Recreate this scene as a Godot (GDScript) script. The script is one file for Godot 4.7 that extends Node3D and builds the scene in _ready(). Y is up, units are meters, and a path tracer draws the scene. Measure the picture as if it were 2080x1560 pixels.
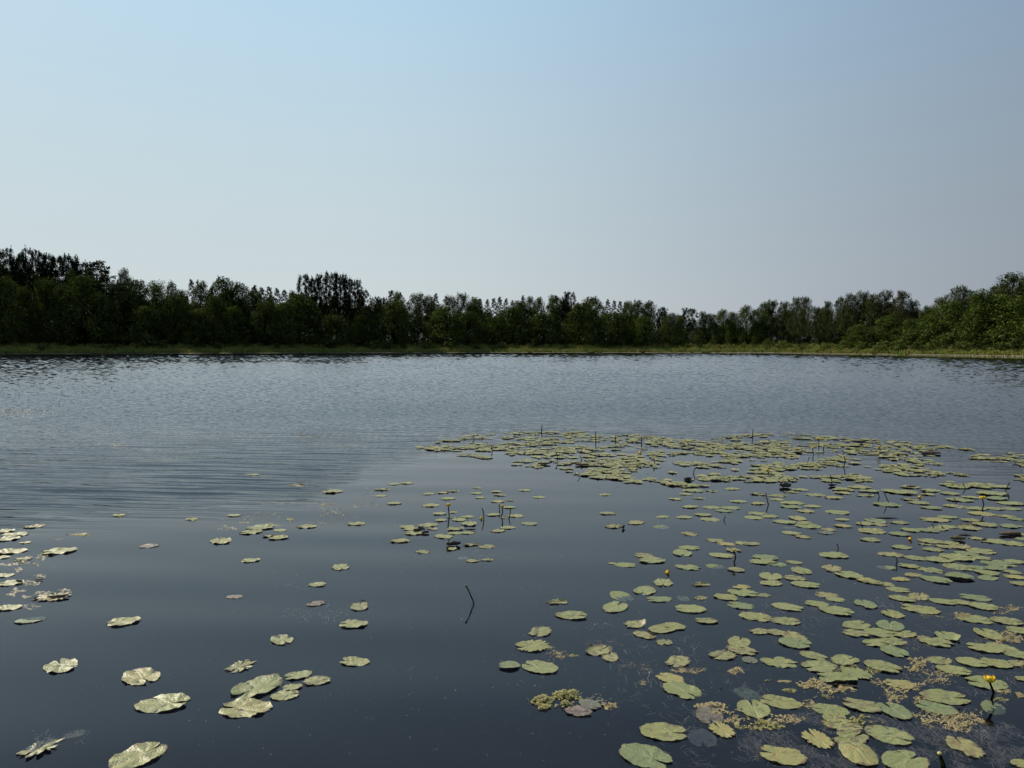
extends Node3D

# ---------------------------------------------------------------- camera model (photo pixels, 2080 x 1560)
const EYE := 1.9
const FOCAL := 1564.4
const PITCH := -2.745
const HORIZON := 705.0

var used := {}
var rng := RandomNumberGenerator.new()
var M := {}
var wave_dir: PackedVector2Array
var wave_amp: PackedFloat32Array
var wave_k: PackedFloat32Array
var wave_ph: PackedFloat32Array
var warp := FastNoiseLite.new()
var gust := FastNoiseLite.new()
var fine := FastNoiseLite.new()

func _ready() -> void:
	# ---- camera, sky, sun, exposure
	var cam := Camera3D.new()
	cam.name = "camera"
	cam.position = Vector3(0, EYE, 0)
	cam.rotation_degrees = Vector3(PITCH, 0, 0)
	cam.fov = 53.0
	cam.near = 0.05
	cam.far = 3000.0
	add_child(cam)
	cam.current = true

	var sun := DirectionalLight3D.new()
	sun.name = "sun"
	add_child(sun)
	sun.look_at_from_position(Vector3.ZERO, -sun_dir(), Vector3.UP)
	sun.light_energy = 1.5
	sun.light_angular_distance = 0.5
	sun.light_color = Color(1.0, 0.95, 0.86)
	sun.shadow_enabled = true

	var env := Environment.new()
	env.background_mode = Environment.BG_SKY
	var sky := Sky.new()
	var pano := PanoramaSkyMaterial.new()
	pano.panorama = sky_image()
	sky.sky_material = pano
	env.sky = sky
	env.tonemap_mode = Environment.TONE_MAPPER_LINEAR
	env.tonemap_exposure = 1.0
	env.sdfgi_enabled = true
	env.ssao_enabled = true
	env.ssil_enabled = true
	var we := WorldEnvironment.new()
	we.name = "world_environment"
	we.environment = env
	add_child(we)

	# ---- noise and waves
	warp.seed = 11
	warp.frequency = 0.35
	gust.seed = 5
	gust.frequency = 0.06
	fine.seed = 21
	fine.frequency = 1.0
	make_waves()
	materials()
	# ---- setting
	build_water()
	build_land()
	# ---- far shore
	build_trees()
	build_shrubs()
	build_sedge()
	# ---- lily patch
	build_lilies()

# ================================================================= helpers
func sun_dir() -> Vector3:
	var az := deg_to_rad(-54.0)
	var el := deg_to_rad(42.0)
	return Vector3(sin(az) * cos(el), sin(el), -cos(az) * cos(el))

func sky_image() -> ImageTexture:
	var w := 512
	var h := 256
	var data := PackedFloat32Array()
	data.resize(w * h * 3)
	var sd := sun_dir()
	var thin := FastNoiseLite.new()
	thin.seed = 19
	thin.frequency = 1.4
	thin.fractal_octaves = 4
	var n := 0
	for j in h:
		var el := PI * (0.5 - (j + 0.5) / h)
		var e := rad_to_deg(el)
		var c: Vector3
		var s0 := Vector3(0.605, 0.660, 0.662)
		var s1 := Vector3(0.53, 0.655, 0.715)
		var s2 := Vector3(0.44, 0.64, 0.80)
		var s3 := Vector3(0.13, 0.26, 0.52)
		if e < 1.0:
			c = s0
		elif e < 12.0:
			c = s0.lerp(s1, (e - 1.0) / 11.0)
		elif e < 24.0:
			c = s1.lerp(s2, (e - 12.0) / 12.0)
		else:
			c = s2.lerp(s3, pow((e - 24.0) / 66.0, 0.7))
		for i in w:
			var a := TAU * (i + 0.5) / w          # the left edge of the panorama faces -z
			var d := Vector3(sin(a) * cos(el), sin(el), -cos(a) * cos(el))
			var g := rad_to_deg(acos(clampf(d.dot(sd), -1, 1)))
			var away := absf(rad_to_deg(angle_difference(atan2(d.x, -d.z), atan2(sd.x, -sd.z))))
			var t := smoothstep(38.0, 104.0, away) * sqrt(cos(el))
			var b := lerpf(1.0, 0.47, t)
			var glow := 0.45 * exp(-g / 14.0)
			var k := Vector3(c.x * lerpf(1.0, 0.97, t), c.y * lerpf(1.0, 0.98, t), c.z * lerpf(1.0, 1.10, t)) * b + Vector3(1.0, 0.96, 0.9) * glow
			# thin high haze, drawn out along the horizon
			k = k.lerp(Vector3(0.66, 0.70, 0.72) * b, clampf(0.10 * (thin.get_noise_3d(d.x, d.y * 5.0, d.z) + 0.1), 0.0, 0.06) * smoothstep(60.0, 5.0, e))
			data[n] = k.x
			data[n + 1] = k.y
			data[n + 2] = k.z
			n += 3
	var im := Image.create_from_data(w, h, false, Image.FORMAT_RGBF, data.to_byte_array())
	return ImageTexture.create_from_image(im)

func ground(px: float, py: float, height := 0.0) -> Vector3:
	var d := Vector3((px - 1040.0) / FOCAL, (780.0 - py) / FOCAL, -1.0).rotated(Vector3.RIGHT, deg_to_rad(PITCH))
	var t := (height - EYE) / d.y
	return Vector3(d.x * t, height, d.z * t)

func metres(px: float, at: Vector3) -> float:
	return px / FOCAL * (-at.z * cos(deg_to_rad(PITCH)) + (EYE - at.y) * sin(deg_to_rad(-PITCH)))

func numbered(called: String) -> String:
	var n: int = used.get(called, 0)
	used[called] = n + 1
	return called if n == 0 else "%s_%03d" % [called, n]

func tag(o: Node, label: String, category := "", group := "", kind := "") -> void:
	o.set_meta("label", label)
	if category != "": o.set_meta("category", category)
	if group != "": o.set_meta("group", group)
	if kind != "": o.set_meta("kind", kind)

func put(called: String, mesh: Mesh, mat: Material, parent: Node = null) -> MeshInstance3D:
	var o := MeshInstance3D.new()
	o.mesh = mesh
	if mat: o.material_override = mat
	if parent == null:
		o.name = numbered(called)
		add_child(o)
	else:
		o.name = called
		parent.add_child(o, true)
	return o

func thing(called: String) -> Node3D:
	var o := Node3D.new()
	o.name = numbered(called)
	add_child(o)
	return o

func ordinal(n: int) -> String:
	var a := ["first", "second", "third", "fourth", "fifth", "sixth", "seventh", "eighth", "ninth", "tenth", "eleventh", "twelfth", "thirteenth", "fourteenth", "fifteenth", "sixteenth", "seventeenth", "eighteenth", "nineteenth"]
	if n <= 19: return a[n - 1]
	var tens := ["", "", "twenty", "thirty", "forty", "fifty", "sixty", "seventy", "eighty", "ninety"]
	if n % 10 == 0: return tens[n / 10].trim_suffix("y") + "ieth"
	return tens[n / 10] + "-" + a[n % 10 - 1]

func mesh_of(v: PackedVector3Array, n: PackedVector3Array, idx: PackedInt32Array, uv = null, col = null) -> ArrayMesh:
	var arr := []
	arr.resize(Mesh.ARRAY_MAX)
	arr[Mesh.ARRAY_VERTEX] = v
	arr[Mesh.ARRAY_NORMAL] = n
	if uv != null: arr[Mesh.ARRAY_TEX_UV] = uv
	if col != null: arr[Mesh.ARRAY_COLOR] = col
	arr[Mesh.ARRAY_INDEX] = idx
	var m := ArrayMesh.new()
	m.add_surface_from_arrays(Mesh.PRIMITIVE_TRIANGLES, arr)
	return m

func smooth_normals(v: PackedVector3Array, idx: PackedInt32Array) -> PackedVector3Array:
	var n := PackedVector3Array()
	n.resize(v.size())
	for i in range(0, idx.size(), 3):
		var f := (v[idx[i + 2]] - v[idx[i]]).cross(v[idx[i + 1]] - v[idx[i]])
		n[idx[i]] += f
		n[idx[i + 1]] += f
		n[idx[i + 2]] += f
	for i in n.size():
		n[i] = n[i].normalized() if n[i].length() > 1e-12 else Vector3.UP
	return n

func lin(r: float, g: float, b: float, a := 1.0) -> Color:
	var c := Color(r, g, b).linear_to_srgb()
	c.a = a
	return c

func mat(r: float, g: float, b: float, rough := 0.7, spec := 0.5) -> StandardMaterial3D:
	var m := StandardMaterial3D.new()
	m.albedo_color = lin(r, g, b)
	m.roughness = rough
	m.metallic_specular = spec
	m.cull_mode = BaseMaterial3D.CULL_DISABLED
	return m

# tapered tube through points
func tube(pts: Array, rad: Array, sides := 7) -> ArrayMesh:
	var st := [PackedVector3Array(), PackedVector3Array(), PackedInt32Array()]
	add_tube(st, pts, rad, sides)
	return mesh_of(st[0], st[1], st[2])

func add_tube(st: Array, pts: Array, rad: Array, sides := 7) -> void:
	var v: PackedVector3Array = st[0]
	var n: PackedVector3Array = st[1]
	var idx: PackedInt32Array = st[2]
	var base := v.size()
	for i in pts.size():
		var d: Vector3 = (pts[mini(i + 1, pts.size() - 1)] - pts[maxi(i - 1, 0)]).normalized()
		var a := d.cross(Vector3.FORWARD if absf(d.z) < 0.8 else Vector3.RIGHT).normalized()
		var b := d.cross(a)
		for s in sides:
			var t := TAU * s / sides
			var o := a * cos(t) + b * sin(t)
			v.append(pts[i] + o * rad[i])
			n.append(o)
	for i in pts.size() - 1:
		for s in sides:
			var p := base + i * sides + s
			var q := base + i * sides + (s + 1) % sides
			idx.append_array([p, q, p + sides, q, q + sides, p + sides])
	# end cap
	var c := v.size()
	v.append(pts[-1])
	n.append((pts[-1] - pts[-2]).normalized())
	for s in sides:
		idx.append_array([base + (pts.size() - 1) * sides + s, base + (pts.size() - 1) * sides + (s + 1) % sides, c])
	st[0] = v
	st[1] = n
	st[2] = idx

# ================================================================= materials
func materials() -> void:
	var w := StandardMaterial3D.new()
	w.resource_name = "pond_water"
	w.albedo_color = lin(0.36, 0.39, 0.58, 0.0)
	w.refraction_enabled = true
	w.refraction_scale = 0.029
	w.roughness = 1.0
	w.roughness_texture = ramp_texture()
	w.roughness_texture_channel = BaseMaterial3D.TEXTURE_CHANNEL_RED
	w.metallic_specular = 0.5
	w.cull_mode = BaseMaterial3D.CULL_DISABLED
	M.water = w
	M.bed = mat(0.016, 0.015, 0.017, 0.95, 0.2)
	var soil := mat(1, 1, 1, 0.95, 0.2)
	soil.albedo_texture = noise_tex(31, 0.02, [lin(0.035, 0.035, 0.015), lin(0.07, 0.075, 0.025)])
	soil.uv1_triplanar = true
	soil.uv1_world_triplanar = true
	soil.uv1_scale = Vector3(0.1, 0.1, 0.1)
	M.soil = soil
	M.bark = mat(0.05, 0.042, 0.035, 0.9, 0.2)
	M.bark_pale = mat(0.22, 0.20, 0.17, 0.85, 0.2)
	M.stalk = mat(0.030, 0.030, 0.016, 0.5)
	M.petal = mat(0.72, 0.52, 0.02, 0.45)
	M.petal_in = mat(0.60, 0.36, 0.012, 0.6)
	M.petal_dull = mat(0.42, 0.36, 0.10, 0.5)
	M.bud_green = mat(0.12, 0.13, 0.03, 0.5)
	M.dead_leaf = pad_material(91, Color(0.035, 0.026, 0.012), Color(0.016, 0.013, 0.008), 0.4, 0.0, 0.0)
	M.dead_brown = pad_material(92, Color(0.16, 0.075, 0.022), Color(0.05, 0.025, 0.012), 0.5, 0.0, 0.1)
	M.roll_green = pad_material(93, Color(0.12, 0.13, 0.02), Color(0.10, 0.05, 0.015), 0.5, 0.0, 0.2)
	# pad skins
	var green := Color(0.225, 0.236, 0.074)
	var brown := Color(0.10, 0.065, 0.032)
	M.pad_g0 = pad_material(1, green, Color(0.27, 0.27, 0.10), 0.25, 0.03, 0.9)
	M.pad_g3 = pad_material(11, Color(0.210, 0.225, 0.070), Color(0.13, 0.11, 0.045), 0.30, 0.10, 0.8)
	M.pad_g4 = pad_material(12, Color(0.205, 0.230, 0.076), Color(0.29, 0.27, 0.10), 0.38, 0.16, 0.9)
	M.pad_g5 = pad_material(14, Color(0.230, 0.238, 0.070), Color(0.16, 0.12, 0.05), 0.26, 0.07, 0.7)
	M.pad_y2 = pad_material(15, Color(0.26, 0.25, 0.085), Color(0.17, 0.11, 0.045), 0.40, 0.2, 0.7)
	M.pad_b2 = pad_material(16, Color(0.23, 0.24, 0.085), Color(0.12, 0.07, 0.035), 0.46, 0.24, 0.6)
	M.pad_g1 = pad_material(2, Color(0.195, 0.220, 0.070), Color(0.25, 0.24, 0.08), 0.30, 0.05, 0.8)
	M.pad_g2 = pad_material(3, Color(0.155, 0.190, 0.070), Color(0.19, 0.20, 0.075), 0.20, 0.02, 1.0)
	M.pad_y0 = pad_material(4, Color(0.28, 0.262, 0.078), Color(0.33, 0.26, 0.08), 0.45, 0.10, 0.8)
	M.pad_y1 = pad_material(5, Color(0.25, 0.25, 0.078), Color(0.31, 0.24, 0.08), 0.5, 0.14, 0.7)
	M.pad_b0 = pad_material(6, Color(0.220, 0.232, 0.075), brown, 0.32, 0.34, 0.7)
	M.pad_b1 = pad_material(7, Color(0.27, 0.265, 0.095), brown, 0.42, 0.30, 0.6)
	M.pad_d0 = pad_material(8, Color(0.135, 0.120, 0.080), Color(0.07, 0.05, 0.035), 0.55, 0.25, 0.5)
	M.pad_d1 = pad_material(9, Color(0.12, 0.135, 0.085), Color(0.08, 0.07, 0.05), 0.5, 0.15, 0.5)
	M.pad_k = pad_material(10, Color(0.20, 0.155, 0.12), Color(0.06, 0.035, 0.03), 0.55, 0.2, 0.3)
	M.weed = mat(1, 1, 1, 0.5, 0.5)
	M.weed.vertex_color_use_as_albedo = true
	M.strand = mat(1, 1, 1, 0.8, 0.3)
	M.strand.vertex_color_use_as_albedo = true
	M.leaf = {}
	var leaf_tone := {
		"pine": [0.020, 0.030, 0.016], "spruce": [0.022, 0.036, 0.016], "round": [0.090, 0.120, 0.032], "round_light": [0.125, 0.170, 0.038],
		"airy": [0.095, 0.118, 0.046], "airy_brown": [0.110, 0.110, 0.052], "sapling": [0.090, 0.125, 0.036], "shrub": [0.165, 0.205, 0.058], "shrub_dark": [0.090, 0.120, 0.036]}
	for k in leaf_tone:
		var t: Array = leaf_tone[k]
		var m := mat(t[0], t[1], t[2], 0.85, 0.15)
		m.vertex_color_use_as_albedo = true
		m.backlight_enabled = true
		m.backlight = Color(0.42, 0.50, 0.14) if not (k in ["pine", "spruce"]) else Color(0.10, 0.12, 0.06)
		M.leaf[k] = m
	M.grass = mat(1, 1, 1, 0.7, 0.3)
	M.grass.vertex_color_use_as_albedo = true
	M.grass.backlight_enabled = true
	M.grass.backlight = Color(0.5, 0.5, 0.2)

# u runs from 0 to 1 as the value it gives
func ramp_texture() -> ImageTexture:
	var b := PackedByteArray()
	for j in 4:
		for i in 256: b.append(i)
	return ImageTexture.create_from_image(Image.create_from_data(256, 4, false, Image.FORMAT_L8, b))

func noise_tex(sd: int, freq: float, cols: Array) -> NoiseTexture2D:
	var f := FastNoiseLite.new()
	f.seed = sd
	f.frequency = freq
	f.fractal_octaves = 4
	var g := Gradient.new()
	g.colors = PackedColorArray(cols)
	g.offsets = PackedFloat32Array([0.3, 0.7])
	var t := NoiseTexture2D.new()
	t.noise = f
	t.width = 256
	t.height = 256
	t.seamless = true
	t.color_ramp = g
	return t

# skin of a lily pad: flesh and blotch are linear base colours; cover = share of blotches, edge = depth of the withered margin, veins = their strength
func pad_material(sd: int, flesh: Color, blotch: Color, cover: float, edge: float, veins: float) -> StandardMaterial3D:
	var s := 256
	var f := FastNoiseLite.new()
	f.seed = sd * 7 + 1
	f.frequency = 0.9
	f.fractal_octaves = 4
	var f2 := FastNoiseLite.new()
	f2.seed = sd * 13 + 5
	f2.frequency = 5.0
	f2.fractal_octaves = 3
	var bytes := PackedByteArray()
	bytes.resize(s * s * 3)
	var high := PackedByteArray()
	high.resize(s * s)
	var n := 0
	for j in s:
		var z := (j + 0.5) / s * 2.0 - 1.0
		for i in s:
			var x := (i + 0.5) / s * 2.0 - 1.0
			var a := f.get_noise_2d(x * 2.0 + sd, z * 2.0)
			var b := f2.get_noise_2d(x * 2.0, z * 2.0 + sd)
			# feather veins: midrib along x, side veins sweeping to the rim
			var az := absf(z)
			var q := fposmod((x + 0.75 * az + 0.16 * a * az) * 6.5, 1.0)
			var side := smoothstep(0.16, 0.0, absf(q - 0.5)) * smoothstep(0.98, 0.2, az)
			var rib := smoothstep(0.034, 0.010, az) * smoothstep(0.25, 0.1, x)
			var v := clampf(rib + side * 0.45, 0, 1) * veins
			var c := flesh.lerp(Color(flesh.r * 1.45 + 0.03, flesh.g * 1.36 + 0.025, flesh.b * 1.4 + 0.02), v * 0.85)
			c = c * (1.0 + 0.34 * b)
			var m := smoothstep(0.5 - cover, 0.75 - cover, a + 0.3 * b + 0.12) * 0.75
			c = c.lerp(blotch, m * 0.9)
			var r := sqrt(x * x + z * z / 0.68)
			if edge > 0.0 and r + 0.35 * a + 0.10 * b > 1.06 - edge:
				c = c.lerp(Color(0.085, 0.055, 0.030), 0.8)
			elif edge > 0.0 and r + 0.35 * a + 0.10 * b > 1.0 - edge:
				c = c.lerp(Color(0.26, 0.20, 0.075), 0.6)
			if b > 0.36:
				c = c.lerp(Color(0.075, 0.05, 0.025), 0.8)
			elif b > 0.30:
				c = c.lerp(Color(0.27, 0.20, 0.075), 0.6)
			var o := c.linear_to_srgb()
			bytes[n * 3] = int(clampf(o.r, 0, 1) * 255)
			bytes[n * 3 + 1] = int(clampf(o.g, 0, 1) * 255)
			bytes[n * 3 + 2] = int(clampf(o.b, 0, 1) * 255)
			high[n] = int(clampf(0.45 + 0.3 * v + 0.22 * b + 0.1 * a, 0, 1) * 255)
			n += 1
	var m := StandardMaterial3D.new()
	m.albedo_texture = ImageTexture.create_from_image(Image.create_from_data(s, s, false, Image.FORMAT_RGB8, bytes))
	m.heightmap_enabled = true
	m.heightmap_texture = ImageTexture.create_from_image(Image.create_from_data(s, s, false, Image.FORMAT_L8, high))
	m.heightmap_scale = 0.45
	m.roughness = 0.46
	m.metallic_specular = 0.62
	m.cull_mode = BaseMaterial3D.CULL_DISABLED
	return m

# ================================================================= water
func make_waves() -> void:
	var r := RandomNumberGenerator.new()
	r.seed = 77
	for i in 16:
		var lam := 0.14 * pow(0.75 / 0.14, i / 15.0)
		var k := TAU / lam
		var a := deg_to_rad(-90.0 + 7.0 + r.randfn(0.0, 9.0))
		wave_dir.append(Vector2(cos(a), sin(a)))
		wave_k.append(k)
		wave_amp.append((0.088 if lam > 0.19 and lam < 0.46 else 0.022) / k)
		wave_ph.append(r.randf() * TAU)

# how rough the water is at a place: sheltered by the lily pads, open beyond and on the near side
func chop(x: float, z: float) -> float:
	var d := sqrt(x * x + z * z)
	var u := x / maxf(-z, 0.5)
	var lo := 8.6
	var hi := 11.5
	if u > -0.28:
		var t := clampf((u + 0.28) / 0.2, 0, 1)
		lo = lerpf(8.6, 12.5, t)
		hi = lerpf(11.5, 18.0, t)
	if u > 0.45:
		var t := clampf((u - 0.45) / 0.2, 0, 1)
		lo = lerpf(12.5, 11.0, t)
		hi = lerpf(18.0, 16.0, t)
	var a := smoothstep(lo, hi, d)
	# lee of the far bank
	var far := shore(u)
	a *= 1.0 - 0.93 * smoothstep(far - lerpf(9.0, 62.0, smoothstep(0.05, 0.62, u)), far - lerpf(3.0, 30.0, smoothstep(0.05, 0.62, u)), d * 1.0)
	return a

func shore(u: float) -> float:
	# distance of the far waterline along the direction u = x / depth
	var y: float
	var px := 1040.0 + u * FOCAL
	if px < 1000.0: y = lerpf(719.6, 716.4, clampf(px / 1000.0, -0.4, 1.0))
	elif px < 1560.0: y = lerpf(716.4, 717.0, (px - 1000.0) / 560.0)
	else: y = lerpf(717.0, 724.0, clampf((px - 1560.0) / 520.0, 0.0, 1.5))
	return EYE * FOCAL / (y - HORIZON) * sqrt(1.0 + u * u)

func water_at(x: float, z: float) -> Vector3:
	# (height, slope along x, slope along z)
	var a := chop(x, z)
	var h := 0.0
	var sx := 0.0
	var sz := 0.0
	if a > 0.01:
		var g := a * (0.80 + 0.80 * (gust.get_noise_2d(x * 0.6, z) + 0.25))
		g = maxf(g, 0.12 * a)
		var wx := 1.6 * warp.get_noise_2d(x, z)
		for i in wave_k.size():
			var d := wave_dir[i]
			var p := wave_k[i] * (d.x * x + d.y * z) + wave_ph[i] + wx * (1.0 + i * 0.06)
			var e := exp((sin(p) - 1.0) * 3.4)
			var s := wave_amp[i] * g
			h += s * e
			var q := s * e * 3.4 * cos(p) * wave_k[i]
			sx += q * d.x
			sz += q * d.y
		h -= 0.010 * g
	# slow swell that runs through the pads
	var p1 := 4.6 * (0.10 * x + 0.995 * z) + 2.2 * warp.get_noise_2d(x * 0.25, z * 0.25)
	var p2 := 7.3 * (-0.16 * x + 0.987 * z) + 2.6 * warp.get_noise_2d(x * 0.3 + 40.0, z * 0.3)
	var left := 0.35 + 0.65 * smoothstep(0.12, -0.25, x / maxf(-z, 0.5))
	h += left * (0.0024 * sin(p1) + 0.0012 * sin(p2))
	sz += left * (0.0024 * 4.6 * cos(p1) + 0.0012 * 7.3 * cos(p2))
	var steep := 1.0 / (1.0 + sqrt(sx * sx + sz * sz) / 0.45)
	return Vector3(h, sx * steep, sz * steep)

func build_water() -> void:
	var v := PackedVector3Array()
	var n := PackedVector3Array()
	var idx := PackedInt32Array()
	var rows := PackedFloat32Array()
	var inv := 1.0 / 2.0
	while inv > 1.0 / 330.0:
		rows.append(1.0 / inv)
		inv -= 0.00095 if inv > 0.135 else 0.00020
	rows.append(330.0)
	var wr := RandomNumberGenerator.new()
	wr.seed = 6
	var cols := 720
	var fan := deg_to_rad(60.0)
	v.resize(rows.size() * (cols + 1))
	n.resize(rows.size() * (cols + 1))
	var uv := PackedVector2Array()
	uv.resize(rows.size() * (cols + 1))
	var c := 0
	for j in rows.size():
		var r := rows[j]
		for i in cols + 1:
			var a := fan * (2.0 * i / cols - 1.0)
			var x := r * sin(a)
			var z := -r * cos(a)
			var w := water_at(x, z)
			v[c] = Vector3(x, w.x, z)
			var ch := chop(x, z)
			var t := smoothstep(12.0, 24.0, r)
			if t > 0.0:
				# ripples shorter than the mesh: each vertex stands for the steep lee face of one of them (the wind blows towards this shore), the rest is roughness
				var g := ch * (0.9 + 0.5 * gust.get_noise_2d(x * 0.25, z * 0.25))
				w.y = lerpf(w.y, g * 0.05 * wr.randfn(), t)
				w.z = lerpf(w.z, -g * (0.035 + 0.055 * absf(wr.randfn())), t)
				v[c].y = lerpf(w.x, 0.0, t)
			uv[c] = Vector2(clampf(0.03 + 0.06 * ch * t, 0.004, 0.996), 0.5)
			n[c] = Vector3(-w.y, 1.0, -w.z).normalized()
			c += 1
	idx.resize((rows.size() - 1) * cols * 6)
	var k := 0
	for j in rows.size() - 1:
		for i in cols:
			var p := j * (cols + 1) + i
			var q := p + cols + 1
			idx[k] = p
			idx[k + 1] = q
			idx[k + 2] = p + 1
			idx[k + 3] = p + 1
			idx[k + 4] = q
			idx[k + 5] = q + 1
			k += 6
	var o := put("pond_water", mesh_of(v, n, idx, uv), M.water)
	tag(o, "dark rippled pond water reflecting the pale sky", "", "", "structure")
	var bed := PlaneMesh.new()
	bed.size = Vector2(700, 700)
	bed.subdivide_width = 4
	bed.subdivide_depth = 4
	var b := put("pond_bed", bed, M.bed)
	b.position = Vector3(0, -0.9, -200)
	tag(b, "dark muddy bed of the pond", "", "", "structure")

# height of the land behind the waterline, t metres inland
func land_height(t: float) -> float:
	if t < 0.0: return t * 0.25
	if t < 1.0: return 0.35 * t
	if t < 14.0: return 0.35 + (t - 1.0) * 0.10
	return minf(1.65 + (t - 14.0) * 0.02, 7.0)

func build_land() -> void:
	var v := PackedVector3Array()
	var idx := PackedInt32Array()
	var steps := [-5.0, -1.0, 0.0, 0.5, 1.0, 4.0, 9.0, 16.0, 28.0, 45.0, 70.0, 120.0, 250.0, 600.0, 1500.0]
	var cols := 240
	var jag := FastNoiseLite.new()
	jag.seed = 3
	jag.frequency = 6.0
	for j in steps.size():
		for i in cols + 1:
			var u := 2.6 * i / cols - 1.3
			var d := shore(clampf(u, -0.9, 0.9)) + (jag.get_noise_2d(u * 8.0, 0.0) * 1.2)
			var q: float = d + steps[j]
			var dir := Vector3(u, 0, -1).normalized()
			v.append(dir * q + Vector3(0, land_height(steps[j]) + (0.15 * jag.get_noise_2d(u * 20.0, j * 3.0) if steps[j] > 3.0 else 0.0), 0))
	for j in steps.size() - 1:
		for i in cols:
			var p := j * (cols + 1) + i
			var q := p + cols + 1
			idx.append_array([p, q, p + 1, p + 1, q, q + 1])
	var o := put("shore_ground", mesh_of(v, smooth_normals(v, idx), idx), M.soil)
	tag(o, "low boggy ground along the far shore", "", "", "structure")

# a place on the far shore: photo column px and metres inland
func inland(px: float, t: float) -> Vector3:
	var u := (px - 1040.0) / FOCAL
	var d := shore(clampf(u, -0.9, 0.9)) + t
	var p := Vector3(u, 0, -1).normalized() * d
	p.y = land_height(t)
	return p

# ================================================================= trees
# foliage builder: st = [verts, normals, colours, indices]
func leaf(st: Array, at: Vector3, out: Vector3, size: float, shade: float, r: RandomNumberGenerator, long := 1.0) -> void:
	var a := Vector3(r.randfn(), r.randfn(), r.randfn()).normalized()
	var b := a.cross(Vector3(r.randfn(), r.randfn(), r.randfn())).normalized()
	var f := a.cross(b)
	if f.dot(out) < 0.0: f = -f
	var nn := (f * 0.75 + out * 0.5).normalized()
	var v: PackedVector3Array = st[0]
	var k := v.size()
	a *= size * long
	b *= size * 0.55
	v.append(at - a)
	v.append(at + b)
	v.append(at + a)
	v.append(at - b)
	st[0] = v
	var n: PackedVector3Array = st[1]
	var c: PackedColorArray = st[2]
	var col := Color(shade * r.randf_range(0.85, 1.15), shade, shade * r.randf_range(0.8, 1.2))
	for i in 4:
		n.append(nn)
		c.append(col)
	st[1] = n
	st[2] = c
	var ix: PackedInt32Array = st[3]
	ix.append_array([k, k + 1, k + 2, k, k + 2, k + 3])
	st[3] = ix

func fresh() -> Array:
	return [PackedVector3Array(), PackedVector3Array(), PackedColorArray(), PackedInt32Array()]

func clump(st: Array, at: Vector3, rad: Vector3, count: int, size: float, shade: float, r: RandomNumberGenerator, long := 1.0) -> void:
	for i in count:
		var d := Vector3(r.randfn(), r.randfn(), r.randfn()).normalized()
		var q := pow(r.randf(), 0.45)
		leaf(st, at + d * rad * q, (d + Vector3(0, 0.3, 0)).normalized(), size * r.randf_range(0.7, 1.3), shade * r.randf_range(0.75, 1.25), r, long)

func foliage_mesh(st: Array) -> ArrayMesh:
	return mesh_of(st[0], st[1], st[3], null, st[2])

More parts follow.
